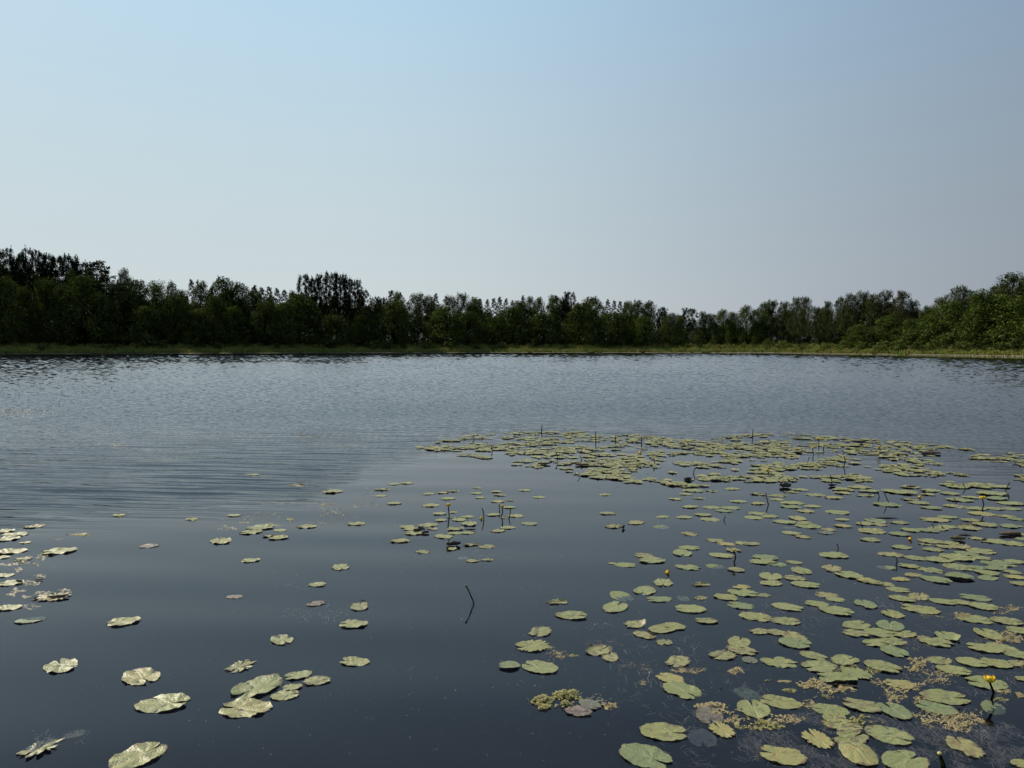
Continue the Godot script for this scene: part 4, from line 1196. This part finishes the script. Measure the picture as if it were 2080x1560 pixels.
func flowers_and_stalks() -> void:
	sepal = cup(1, 5, 0.2)
	var sp := SphereMesh.new()
	sp.radius = 0.62
	sp.height = 1.0
	sp.radial_segments = 14
	sp.rings = 8
	var hm := ArrayMesh.new()
	var arr := sp.surface_get_arrays(0)
	var vv: PackedVector3Array = arr[Mesh.ARRAY_VERTEX]
	for i in vv.size(): vv[i] += Vector3(0, 0.52, 0)
	arr[Mesh.ARRAY_VERTEX] = vv
	hm.add_surface_from_arrays(Mesh.PRIMITIVE_TRIANGLES, arr)
	heart = hm
	# [head column, row, foot column, row, width px, skin, label]
	var F := [
		[2009, 1385, 2014, 1424, 19, "petal", "big bright yellow pond lily flower on a stalk above its pad at lower right"],
		[1995, 1014, 1995, 1036, 10, "petal", "yellow pond lily flower on a straight stalk near the right edge"],
		[911, 1028, 910, 1070, 9, "petal", "yellow pond lily flower on the tallest stalk, alone in a gap between pads"],
		[1020, 1030, 1018, 1050, 7, "petal", "small yellow pond lily flower between two dark stalks"],
		[1491, 1120, 1491, 1143, 7, "petal_dull", "dull yellow pond lily flower on a dark stalk over tattered pads"],
		[1130, 920, 1132, 935, 5, "petal_dull", "dull yellow flower standing over the left half of the far pads"],
		[961, 887, 963, 893, 6, "petal", "yellow flower low above the far left tip of the pads"],
		[1558, 957, 1562, 968, 7, "petal", "yellow flower on a leaning stalk above the round dark leaf"],
		[1397, 899, 1398, 907, 6, "petal_dull", "dull yellow flower low above the far middle pads"],
		[1650, 912, 1651, 931, 6, "petal", "yellow flower on a long stalk, in front of two other far flowers"],
		[1662, 893, 1662, 907, 6, "petal", "yellow flower rearmost of the three far flowers"],
		[1785, 910, 1787, 922, 7, "petal_dull", "pale yellow flower on a crooked stalk near the far edge of the pads"],
	]
	for f in F:
		var foot := ground(f[2], f[3])
		var head := foot + Vector3(metres(f[0] - f[2], foot), metres(f[3] - f[1], foot), 0)
		flower("yellow_flower", head, foot, metres(f[4], foot) * 0.66, M[f[5]], f[6], rng.randf_range(-0.2, 0.2))
	var fl := [[1358, 1165, 12, "petal", "yellow and red-brown flower floating by itself on the water", 0.9], [1850, 1097, 10, "petal_dull", "cream bud floating beside the tip of a green pad", 0.7], [979, 1054, 9, "petal", "yellow flower fallen at the foot of a bare stalk", 1.1], [1302, 921, 9, "petal", "orange-yellow flower fallen among the far pads", 1.0], [1869, 1011, 8, "petal_dull", "pale bud floating in front of a brown heap of pads", 0.8]]
	for f in fl:
		var p := ground(f[0], f[1]) + Vector3(0, 0.004, 0)
		flower("fallen_flower", p, p, metres(f[2], p) * 0.52, M[f[3]], f[4], f[5], true)
	# bud pushing up at the bottom edge, and a white-green one far back
	for b in [[1908, 1532, 1917, 1556, 11, "green bud with an orange tip breaking the water at the bottom edge"], [1672, 908, 1673, 915, 5, "pale round bud beside the far flowers"]]:
		var foot := ground(b[2], b[3])
		var head := foot + Vector3(metres(b[0] - b[2], foot), metres(b[3] - b[1], foot), 0)
		var o := thing("flower_bud")
		o.position = foot
		put("stalk", tube([Vector3(0.02, -0.2, 0), Vector3.ZERO, head - foot], [0.011, 0.010, 0.007], 8), M.bud_green, o)
		var hd := put("bud_tip", heart, M.petal_dull, o)
		hd.transform = Transform3D(Basis.from_scale(Vector3.ONE * metres(b[4], foot) * 0.7), head - foot - Vector3(0, 0.004, 0))
		tag(o, b[5], "flower bud", "flower buds")
	var S := [
		[[[948, 1190], [953, 1200], [963, 1226]], 0.0055, "bent dead stem with a withered tip alone in the open water", true],
		[[[1101, 863], [1100, 880]], 0.012, "straight bare stalk at the far edge, farthest of all", false], [[[1210, 877], [1210, 898]], 0.010, "straight bare stalk with a side shoot at the far left pads", false], [[[1250, 885], [1250, 902]], 0.010, "straight bare stalk, second of three in a far row", false], [[[1303, 889], [1303, 903]], 0.010, "straight bare stalk, last of three in a far row", false], [[[1529, 873], [1529, 890]], 0.010, "thin bare stalk on the far rim of the middle pads", false],
		[[[998, 906], [1000, 918]], 0.009, "short knobbed stalk near the far left tip of the pads", true], [[[1182, 932], [1179, 943]], 0.009, "short bare stalk rising from a brown rolled leaf", false], [[[1329, 934], [1330, 944]], 0.008, "stubby knobbed stalk in the gap among far pads", true], [[[1420, 950], [1412, 951], [1408, 962]], 0.007, "stalk bent over into a hook among the far pads", false],
		[[[1554, 1001], [1557, 1012], [1561, 1025]], 0.0065, "long straight stalk leaning left in the middle of the pads", false], [[[1714, 928], [1717, 936], [1716, 943], [1713, 949]], 0.008, "wriggling thin stalk in the far gap at right", false], [[[1711, 914], [1714, 924]], 0.007, "short leaning stalk just behind the wriggling one", false],
		[[[1782, 996], [1786, 1010]], 0.006, "shorter one of a pair of leaning stalks", false], [[[1794, 1000], [1805, 1021]], 0.006, "longer one of a pair of leaning stalks, rising from a pad", false], [[[1955, 982], [1962, 993]], 0.006, "bare stalk leaning left, behind the yellow flower near the right edge", false], [[[2052, 980], [2042, 997]], 0.006, "bare stalk leaning right near the right edge", false], [[[1936, 1011], [1944, 1020]], 0.006, "short stalk leaning left beside a long green pad", false],
		[[[1746, 1059], [1752, 1070]], 0.0055, "short stalk leaning left across a green pad", false], [[[1892, 1064], [1897, 1073]], 0.0055, "longer of two stubs poking up between green pads", false], [[[1912, 1067], [1916, 1074]], 0.005, "shorter of two stubs poking up between green pads", false], [[[1820, 1133], [1823, 1140], [1820, 1147]], 0.005, "kinked stub just in front of a long pad", false], [[[1700, 1104], [1703, 1114]], 0.004, "small forked stub alone behind a single green pad", false], [[[1474, 1048], [1470, 1057]], 0.005, "short stalk leaning right beside a yellowing pad", false],
		[[[979, 1031], [982, 1040], [983, 1053]], 0.006, "curved bare stalk with a fallen flower at its foot", false], [[[1014, 1024], [1015, 1038]], 0.006, "short stalk just left of a small yellow flower", false], [[[1037, 1036], [1036, 1044], [1034, 1054]], 0.0055, "knobbed stalk just right of a small yellow flower", true], [[[1685, 964], [1689, 972], [1689, 978]], 0.007, "crooked stalk rising from a dark clump of leaf", false], [[[1644, 928], [1640, 942]], 0.006, "thin stalk leaning right in front of the far flowers", false], [[[1173, 966], [1178, 972]], 0.006, "short stub leaning left in open water among far pads", false], [[[858, 1068], [863, 1075]], 0.005, "tiny stub leaning left over a heap of dark leaves", false], [[[2046, 1001], [2050, 1010]], 0.005, "small stub in front of the stalk leaning right", false]]
	for s in S:
		stalk(s[0], s[1], s[2], s[3])

# ---------------------------------------------------------------- curled dead leaves and drifting bits
func roll(sd: int, turns: float, taper: float) -> ArrayMesh:
	# a leaf rolled up along x, unit length 2, radius about 0.3
	var f := FastNoiseLite.new()
	f.seed = sd
	f.frequency = 1.2
	var v := PackedVector3Array()
	var uv := PackedVector2Array()
	var idx := PackedInt32Array()
	for j in 13:
		var x := j / 6.0 - 1.0
		var w := pow(1.0 - absf(x) * taper, 0.6) * (1.0 + 0.25 * f.get_noise_1d(x * 2.0))
		for i in 15:
			var t := i / 14.0
			var a := -0.9 + t * TAU * turns
			var r := w * lerpf(0.34, 0.22, t) * (1.0 + 0.18 * f.get_noise_2d(x * 3.0, t * 3.0))
			v.append(Vector3(x + 0.1 * sin(t * 5.0) * f.get_noise_1d(x + t), 0.30 - cos(a) * r + 0.10 * f.get_noise_1d(x * 2.5 + 9.0), sin(a) * r))
			uv.append(Vector2(x * 0.5 + 0.5, t))
	for j in 12:
		for i in 14:
			var p := j * 15 + i
			idx.append_array([p, p + 1, p + 15, p + 1, p + 16, p + 15])
	return mesh_of(v, smooth_normals(v, idx), idx, uv)

func dead_leaves() -> void:
	var rolls := [roll(1, 0.8, 0.55), roll(2, 0.62, 0.8), roll(3, 1.0, 0.4), roll(4, 0.5, 0.9)]
	# column, row (foot), width px, height factor, yaw, roll shape, skin, label
	var D := [
		[118, 1214, 36, 0.55, 20, 1, "dead_brown", "long brown rolled leaf lying on a tattered pad at far left"], [40, 1183, 15, 0.9, -15, 0, "dead_leaf", "small dark curl on a pale pad at far left"], [78, 1180, 16, 0.6, 10, 1, "dead_brown", "short brown roll in the scum at far left"],
		[1266, 1074, 15, 1.5, 60, 3, "dead_leaf", "ragged black leaf standing up at the end of a tattered pad"], [1595, 990, 20, 1.3, -20, 0, "dead_leaf", "round dark leaf humped above the pads"], [1690, 988, 18, 0.9, 10, 3, "dead_leaf", "dark crumpled clump at the foot of a crooked stalk"], [1397, 976, 14, 1.2, 0, 0, "dead_leaf", "small dark hump behind a green pad in the middle"], [1455, 977, 20, 0.5, 0, 1, "dead_leaf", "flat dark roll among the middle pads"], [1105, 944, 24, 0.55, 5, 1, "dead_brown", "brown roll lying on the far left pads"], [1182, 946, 24, 0.5, 0, 2, "dead_brown", "brown roll at the foot of a short stalk among the far left pads"],
		[1744, 901, 24, 0.8, -25, 3, "dead_leaf", "dark leaf like a perching bird on the far rim of the pads"], [1892, 923, 30, 0.4, -8, 2, "dead_brown", "flat reddish brown stick-like roll in the far pads at right"], [921, 1108, 26, 0.9, 8, 0, "dead_leaf", "dark upturned leaf in front of the tallest flower's pads"], [850, 1080, 22, 0.9, 30, 1, "dead_leaf", "dark folded leaf leaning on a heap of pads left of the tallest flower"], [864, 1084, 14, 1.0, 10, 0, "dead_brown", "small brown leaf end beside a dark folded leaf"], [955, 1078, 20, 0.6, -5, 1, "dead_leaf", "dark turned-up pad edge right of the tallest flower"],
		[2051, 1087, 40, 0.42, 8, 2, "dead_brown", "big dark brown curled leaf lying at the right edge"], [1945, 1097, 25, 0.8, -15, 0, "roll_green", "green and brown leaf end rolled up between pads at right"], [1998, 1098, 16, 0.7, 25, 1, "dead_leaf", "dark tail of a leaf beside a yellowing pad at right"], [1737, 966, 14, 0.7, 0, 3, "dead_leaf", "black leaf tip over a far pad at right"], [1324, 1291, 17, 1.1, -40, 3, "dead_leaf", "dark curled edge in a heap of brown-edged pads"], [832, 1357, 32, 0.5, 62, 1, "dead_brown", "narrow rolled leaf drowned in the open water"], [1800, 1052, 42, 0.10, -4, 1, "dead_leaf", "long thin dark sliver lying flat in the water at right"], [1960, 1086, 24, 0.3, -8, 1, "dead_brown", "thin brown edge of a curled pad at right"],
		[1850, 990, 18, 0.5, 5, 0, "dead_leaf", "dark lump on a brown-edged heap of pads at right"], [1876, 999, 10, 0.9, 0, 0, "dead_brown", "small red-brown lump on a heap of pads at right"], [1620, 921, 16, 0.6, 0, 0, "dead_leaf", "dark oval leaf in front of the far flowers"], [1401, 913, 9, 0.9, 0, 0, "dead_leaf", "small dark hump in front of a dull far flower"], [1203, 921, 16, 0.5, 15, 1, "dead_leaf", "dark roll among the far pads left of the fallen orange flower"], [737, 1222, 8, 1.0, 0, 0, "dead_leaf", "black nub on the rim of a small brown-edged pad"], [1725, 1394, 34, 0.16, -12, 1, "dead_leaf", "dark strip under the upturned rim of a large pad"]]
	for d in D:
		var p := ground(d[0], d[1])
		var o := put("dead_leaf", rolls[d[5]], M[d[6]])
		var half := metres(d[2], p) * 0.5
		var drop := -0.03 if d[0] == 832 else 0.003
		o.transform = Transform3D(Basis(Vector3.UP, deg_to_rad(d[4])) * Basis.from_scale(Vector3(half * 1.1, half * d[3] * 1.4, half * 0.85)), Vector3(p.x, water_at(p.x, p.z).x + drop, p.z))
		tag(o, d[7], "dead leaf", "curled dead leaves on the water")

# ---------------------------------------------------------------- floating weed and drowned strands
func fleck(sd: int) -> ArrayMesh:
	var r := RandomNumberGenerator.new()
	r.seed = sd
	var v := PackedVector3Array([Vector3(0, 0.55, 0)])
	var idx := PackedInt32Array()
	for i in 7:
		var a := TAU * i / 7.0
		var q := r.randf_range(0.55, 1.2)
		v.append(Vector3(cos(a) * q, r.randf_range(-0.1, 0.25), sin(a) * q * r.randf_range(0.5, 1.0)))
	for i in 7:
		idx.append_array([0, i + 1, (i + 1) % 7 + 1])
	return mesh_of(v, smooth_normals(v, idx), idx)

func weed_mat(spots: Array, label: String) -> void:
	# spots: [column, row, half width px, half height px, flecks, size, colour, mound]
	var mm := MultiMesh.new()
	mm.transform_format = MultiMesh.TRANSFORM_3D
	mm.use_colors = true
	mm.mesh = fleck(5 + spots.size())
	var xs := []
	var cs := []
	for s in spots:
		for i in int(s[4] * 4.0):
			var a := rng.randf() * TAU
			var q := sqrt(rng.randf())
			var px: float = s[0] + cos(a) * q * s[2]
			var py: float = s[1] + sin(a) * q * s[3]
			px += 0.9 * s[2] * fine.get_noise_2d(px * 0.045, py * 0.09)
			py += 0.9 * s[3] * fine.get_noise_2d(px * 0.05 + 50.0, py * 0.1)
			var p := ground(px, py)
			if fine.get_noise_2d(p.x * 7.0, p.z * 5.0) + 0.75 * (1.0 - q) * rng.randf_range(0.5, 1.5) < 0.12 and s[4] > 55: continue
			var size: float = s[5] * 0.5 * rng.randf_range(0.4, 1.6)
			p.y = water_at(p.x, p.z).x + 0.001 + float(s[7]) * (1.0 - q) * rng.randf()
			xs.append(Transform3D(Basis(Vector3.UP, rng.randf() * TAU) * Basis(Vector3.RIGHT, rng.randfn(0, 0.3)) * Basis.from_scale(Vector3(size, size * 0.5, size)), p))
			var c: Color = s[6]
			var k := rng.randf_range(0.55, 1.35)
			cs.append(Color(c.r * k, c.g * k, c.b * k * rng.randf_range(0.8, 1.1)))
	mm.instance_count = xs.size()
	for i in xs.size():
		mm.set_instance_transform(i, xs[i])
		mm.set_instance_color(i, cs[i])
	var o := MultiMeshInstance3D.new()
	o.multimesh = mm
	o.material_override = M.weed
	o.name = numbered("floating_weed")
	add_child(o)
	tag(o, label, "pond weed", "", "stuff")

func weeds() -> void:
	rng.seed = 555
	var pale := Color(0.34, 0.31, 0.22)
	var olive := Color(0.30, 0.27, 0.085)
	var tan := Color(0.36, 0.29, 0.14)
	weed_mat([[85, 1172, 14, 5, 90, 0.010, pale, 0.0], [62, 1184, 16, 6, 130, 0.010, pale, 0.0], [35, 1200, 14, 6, 130, 0.010, pale, 0.0], [28, 1208, 12, 4, 90, 0.010, pale, 0.0], [55, 1210, 22, 4, 140, 0.010, pale, 0.0], [88, 1205, 16, 5, 120, 0.010, pale, 0.0], [130, 1200, 14, 5, 90, 0.010, pale, 0.0], [60, 1232, 18, 5, 40, 0.008, pale, 0.0]], "curling streak of pale scum beside the tattered pad at far left")
	weed_mat([[20, 1147, 24, 3, 120, 0.010, pale, 0.0], [45, 1140, 18, 6, 110, 0.010, tan, 0.0], [38, 1158, 6, 5, 40, 0.010, pale, 0.0], [84, 1131, 10, 6, 60, 0.010, pale, 0.0], [72, 1145, 8, 5, 14, 0.009, pale, 0.0]], "pale scum in front of the pads at the left edge")
	weed_mat([[560, 1022, 26, 4, 60, 0.008, pale, 0.0], [620, 1021, 34, 4, 70, 0.008, pale, 0.0], [665, 1025, 18, 4, 60, 0.010, tan, 0.0], [670, 1040, 30, 9, 140, 0.009, pale, 0.0], [735, 1026, 26, 8, 90, 0.008, pale, 0.0], [540, 1048, 40, 8, 90, 0.008, pale, 0.0], [497, 1060, 17, 4, 110, 0.010, pale, 0.0], [467, 1073, 17, 6, 130, 0.010, pale, 0.0], [548, 1066, 24, 3, 80, 0.010, pale, 0.0], [668, 1060, 40, 4, 50, 0.007, pale, 0.0], [480, 1050, 50, 6, 40, 0.008, pale, 0.0], [700, 1050, 40, 10, 40, 0.007, pale, 0.0], [745, 1002, 30, 10, 60, 0.008, pale, 0.0], [606, 986, 24, 4, 70, 0.009, pale, 0.0]], "scattered white flecks drifting left of the tallest flower")
	weed_mat([[242, 1047, 14, 4, 90, 0.011, olive, 0.01], [390, 1054, 13, 4, 90, 0.011, olive, 0.01], [165, 1086, 22, 4, 110, 0.010, olive, 0.01], [120, 1095, 8, 3, 14, 0.008, pale, 0.0], [515, 965, 12, 3, 50, 0.012, pale, 0.0], [590, 1055, 8, 3, 30, 0.010, olive, 0.0]], "small yellowish tufts of weed afloat in the left water")
	weed_mat([[1100, 1424, 24, 11, 420, 0.0085, olive, 0.03], [1150, 1413, 30, 9, 430, 0.0085, olive, 0.035], [1146, 1433, 20, 7, 260, 0.0085, olive, 0.03], [1105, 1438, 14, 6, 140, 0.008, olive, 0.02], [1237, 1434, 20, 6, 170, 0.007, tan, 0.01], [1215, 1420, 30, 10, 60, 0.005, pale, 0.0]], "mounded yellow-green weed clump around the pinkish dead pad")
	weed_mat([[1130, 1330, 22, 9, 150, 0.006, tan, 0.006], [1165, 1331, 16, 4, 70, 0.006, olive, 0.004], [1120, 1316, 10, 3, 30, 0.005, pale, 0.0], [1220, 1268, 40, 8, 60, 0.004, pale, 0.0], [1225, 1308, 34, 6, 50, 0.004, tan, 0.0], [1310, 1352, 40, 10, 110, 0.004, tan, 0.0], [1390, 1362, 34, 6, 200, 0.006, tan, 0.004], [1305, 1388, 16, 5, 40, 0.005, tan, 0.0]], "thin straggling weed between the middle pads")
	weed_mat([[1440, 1432, 26, 6, 240, 0.0065, tan, 0.008], [1470, 1446, 24, 10, 230, 0.006, tan, 0.006], [1500, 1462, 30, 9, 220, 0.006, tan, 0.006], [1546, 1472, 46, 12, 420, 0.0065, olive, 0.008], [1590, 1462, 36, 10, 170, 0.006, tan, 0.004], [1494, 1362, 16, 7, 110, 0.006, tan, 0.006], [1560, 1381, 12, 3, 60, 0.006, olive, 0.005], [1593, 1384, 14, 3, 50, 0.006, tan, 0.004], [1604, 1403, 14, 4, 60, 0.006, olive, 0.005]], "brownish weed drifting among the large lower pads")
	weed_mat([[1650, 1388, 28, 10, 330, 0.0075, tan, 0.010], [1695, 1400, 34, 9, 330, 0.007, tan, 0.008], [1680, 1415, 30, 8, 130, 0.006, olive, 0.006], [1640, 1432, 20, 8, 110, 0.006, tan, 0.004], [1738, 1466, 40, 14, 430, 0.007, olive, 0.008], [1720, 1395, 10, 6, 50, 0.006, tan, 0.0], [1790, 1388, 22, 12, 130, 0.006, tan, 0.004], [1815, 1412, 24, 14, 260, 0.0065, tan, 0.006], [1845, 1395, 30, 10, 260, 0.007, tan, 0.008], [1715, 1358, 30, 8, 180, 0.006, olive, 0.004], [1768, 1362, 16, 9, 130, 0.006, olive, 0.004]], "yellow-brown weed packed between pads at lower right")
	weed_mat([[1862, 1350, 24, 13, 420, 0.008, tan, 0.012], [1900, 1375, 50, 14, 330, 0.006, tan, 0.002], [1940, 1462, 56, 22, 900, 0.0075, tan, 0.008], [1880, 1450, 30, 14, 220, 0.006, tan, 0.003], [2035, 1405, 22, 6, 110, 0.006, tan, 0.004], [2030, 1420, 16, 4, 90, 0.006, olive, 0.004], [2075, 1412, 16, 6, 110, 0.0075, tan, 0.006], [1870, 1422, 18, 8, 120, 0.006, tan, 0.002]], "tan weed mat under the big yellow flower")
	weed_mat([[2050, 1297, 26, 15, 420, 0.0085, tan, 0.012], [1950, 1252, 20, 8, 260, 0.009, tan, 0.012], [2045, 1238, 38, 8, 200, 0.007, tan, 0.002], [2010, 1300, 40, 16, 130, 0.006, tan, 0.0], [2065, 1350, 24, 6, 150, 0.007, tan, 0.004], [1900, 1250, 40, 6, 80, 0.006, tan, 0.0], [1860, 1305, 30, 12, 60, 0.005, tan, 0.0]], "tan weed among the pads at the right edge")
	weed_mat([[60, 842, 120, 9, 120, 0.045, Color(0.045, 0.045, 0.028), 0.01], [110, 862, 130, 16, 70, 0.034, Color(0.13, 0.13, 0.085), 0.0], [20, 836, 70, 4, 80, 0.050, Color(0.03, 0.03, 0.02), 0.03], [230, 870, 120, 14, 45, 0.03, pale, 0.0], [420, 885, 160, 14, 30, 0.026, pale, 0.0], [620, 888, 16, 3, 40, 0.022, pale, 0.0], [240, 905, 30, 4, 40, 0.022, pale, 0.0]], "dark and glittering weed patch far out at the left edge")
	weed_mat([[1040, 1120, 1040, 120, 330, 0.0060, pale, 0.0], [1040, 1340, 1040, 200, 420, 0.0042, pale, 0.0], [1500, 1250, 560, 200, 330, 0.0042, tan, 0.0], [1650, 1080, 430, 80, 330, 0.006, Color(0.06, 0.05, 0.03), 0.0], [1500, 960, 560, 60, 330, 0.010, Color(0.05, 0.045, 0.03), 0.0], [1700, 1180, 380, 90, 300, 0.005, Color(0.05, 0.045, 0.03), 0.0]], "fine pale and dark specks scattered over the near water")
	# drowned water weed seen through the surface
	var v := PackedVector3Array()
	var n := PackedVector3Array()
	var idx := PackedInt32Array()
	for i in 6:
		var x := i / 5.0 * 2.0 - 1.0
		var z := 0.35 * sin(x * 2.2)
		v.append(Vector3(x, 0, z - 0.07 * (1.0 - absf(x))))
		v.append(Vector3(x, 0.03, z + 0.07 * (1.0 - absf(x))))
		n.append(Vector3.UP)
		n.append(Vector3.UP)
	for i in 5:
		idx.append_array([i * 2, i * 2 + 2, i * 2 + 1, i * 2 + 1, i * 2 + 2, i * 2 + 3])
	var mm := MultiMesh.new()
	mm.transform_format = MultiMesh.TRANSFORM_3D
	mm.use_colors = true
	mm.mesh = mesh_of(v, n, idx)
	var xs := []
	var zones := [[1860, 1505, 230, 65, 4200], [1640, 1500, 130, 60, 1400], [1450, 1500, 130, 60, 420], [1980, 1380, 120, 60, 700], [1640, 1250, 120, 40, 420], [1900, 1260, 200, 60, 600], [640, 1245, 70, 22, 160], [590, 1175, 70, 20, 90], [1340, 1330, 110, 60, 260], [120, 1490, 60, 22, 60], [1400, 1400, 160, 60, 200], [990, 1125, 60, 14, 60]]
	for zn in zones:
		for i in zn[4]:
			var a := rng.randf() * TAU
			var q := sqrt(rng.randf())
			var p := ground(zn[0] + cos(a) * q * zn[2], zn[1] + sin(a) * q * zn[3])
			if fine.get_noise_2d(p.x * 3.0, p.z * 3.0) < -0.05: continue
			p.y = -0.012 - 0.05 * rng.randf() * rng.randf()
			var size := rng.randf_range(0.012, 0.045)
			xs.append(Transform3D(Basis(Vector3.UP, rng.randfn(-0.25, 0.7)) * Basis(Vector3.RIGHT, rng.randfn(0, 0.3)) * Basis.from_scale(Vector3(size * 0.8, size, size * rng.randf_range(0.9, 2.2))), p))
	mm.instance_count = xs.size()
	for i in xs.size():
		mm.set_instance_transform(i, xs[i])
		var k := rng.randf_range(0.5, 1.3)
		mm.set_instance_color(i, Color(0.32 * k, 0.27 * k, 0.18 * k))
	var o := MultiMeshInstance3D.new()
	o.multimesh = mm
	o.material_override = M.strand
	o.name = numbered("drowned_weed")
	add_child(o)
	tag(o, "hair-like grey-brown water weed just beneath the surface at lower right", "pond weed", "", "stuff")
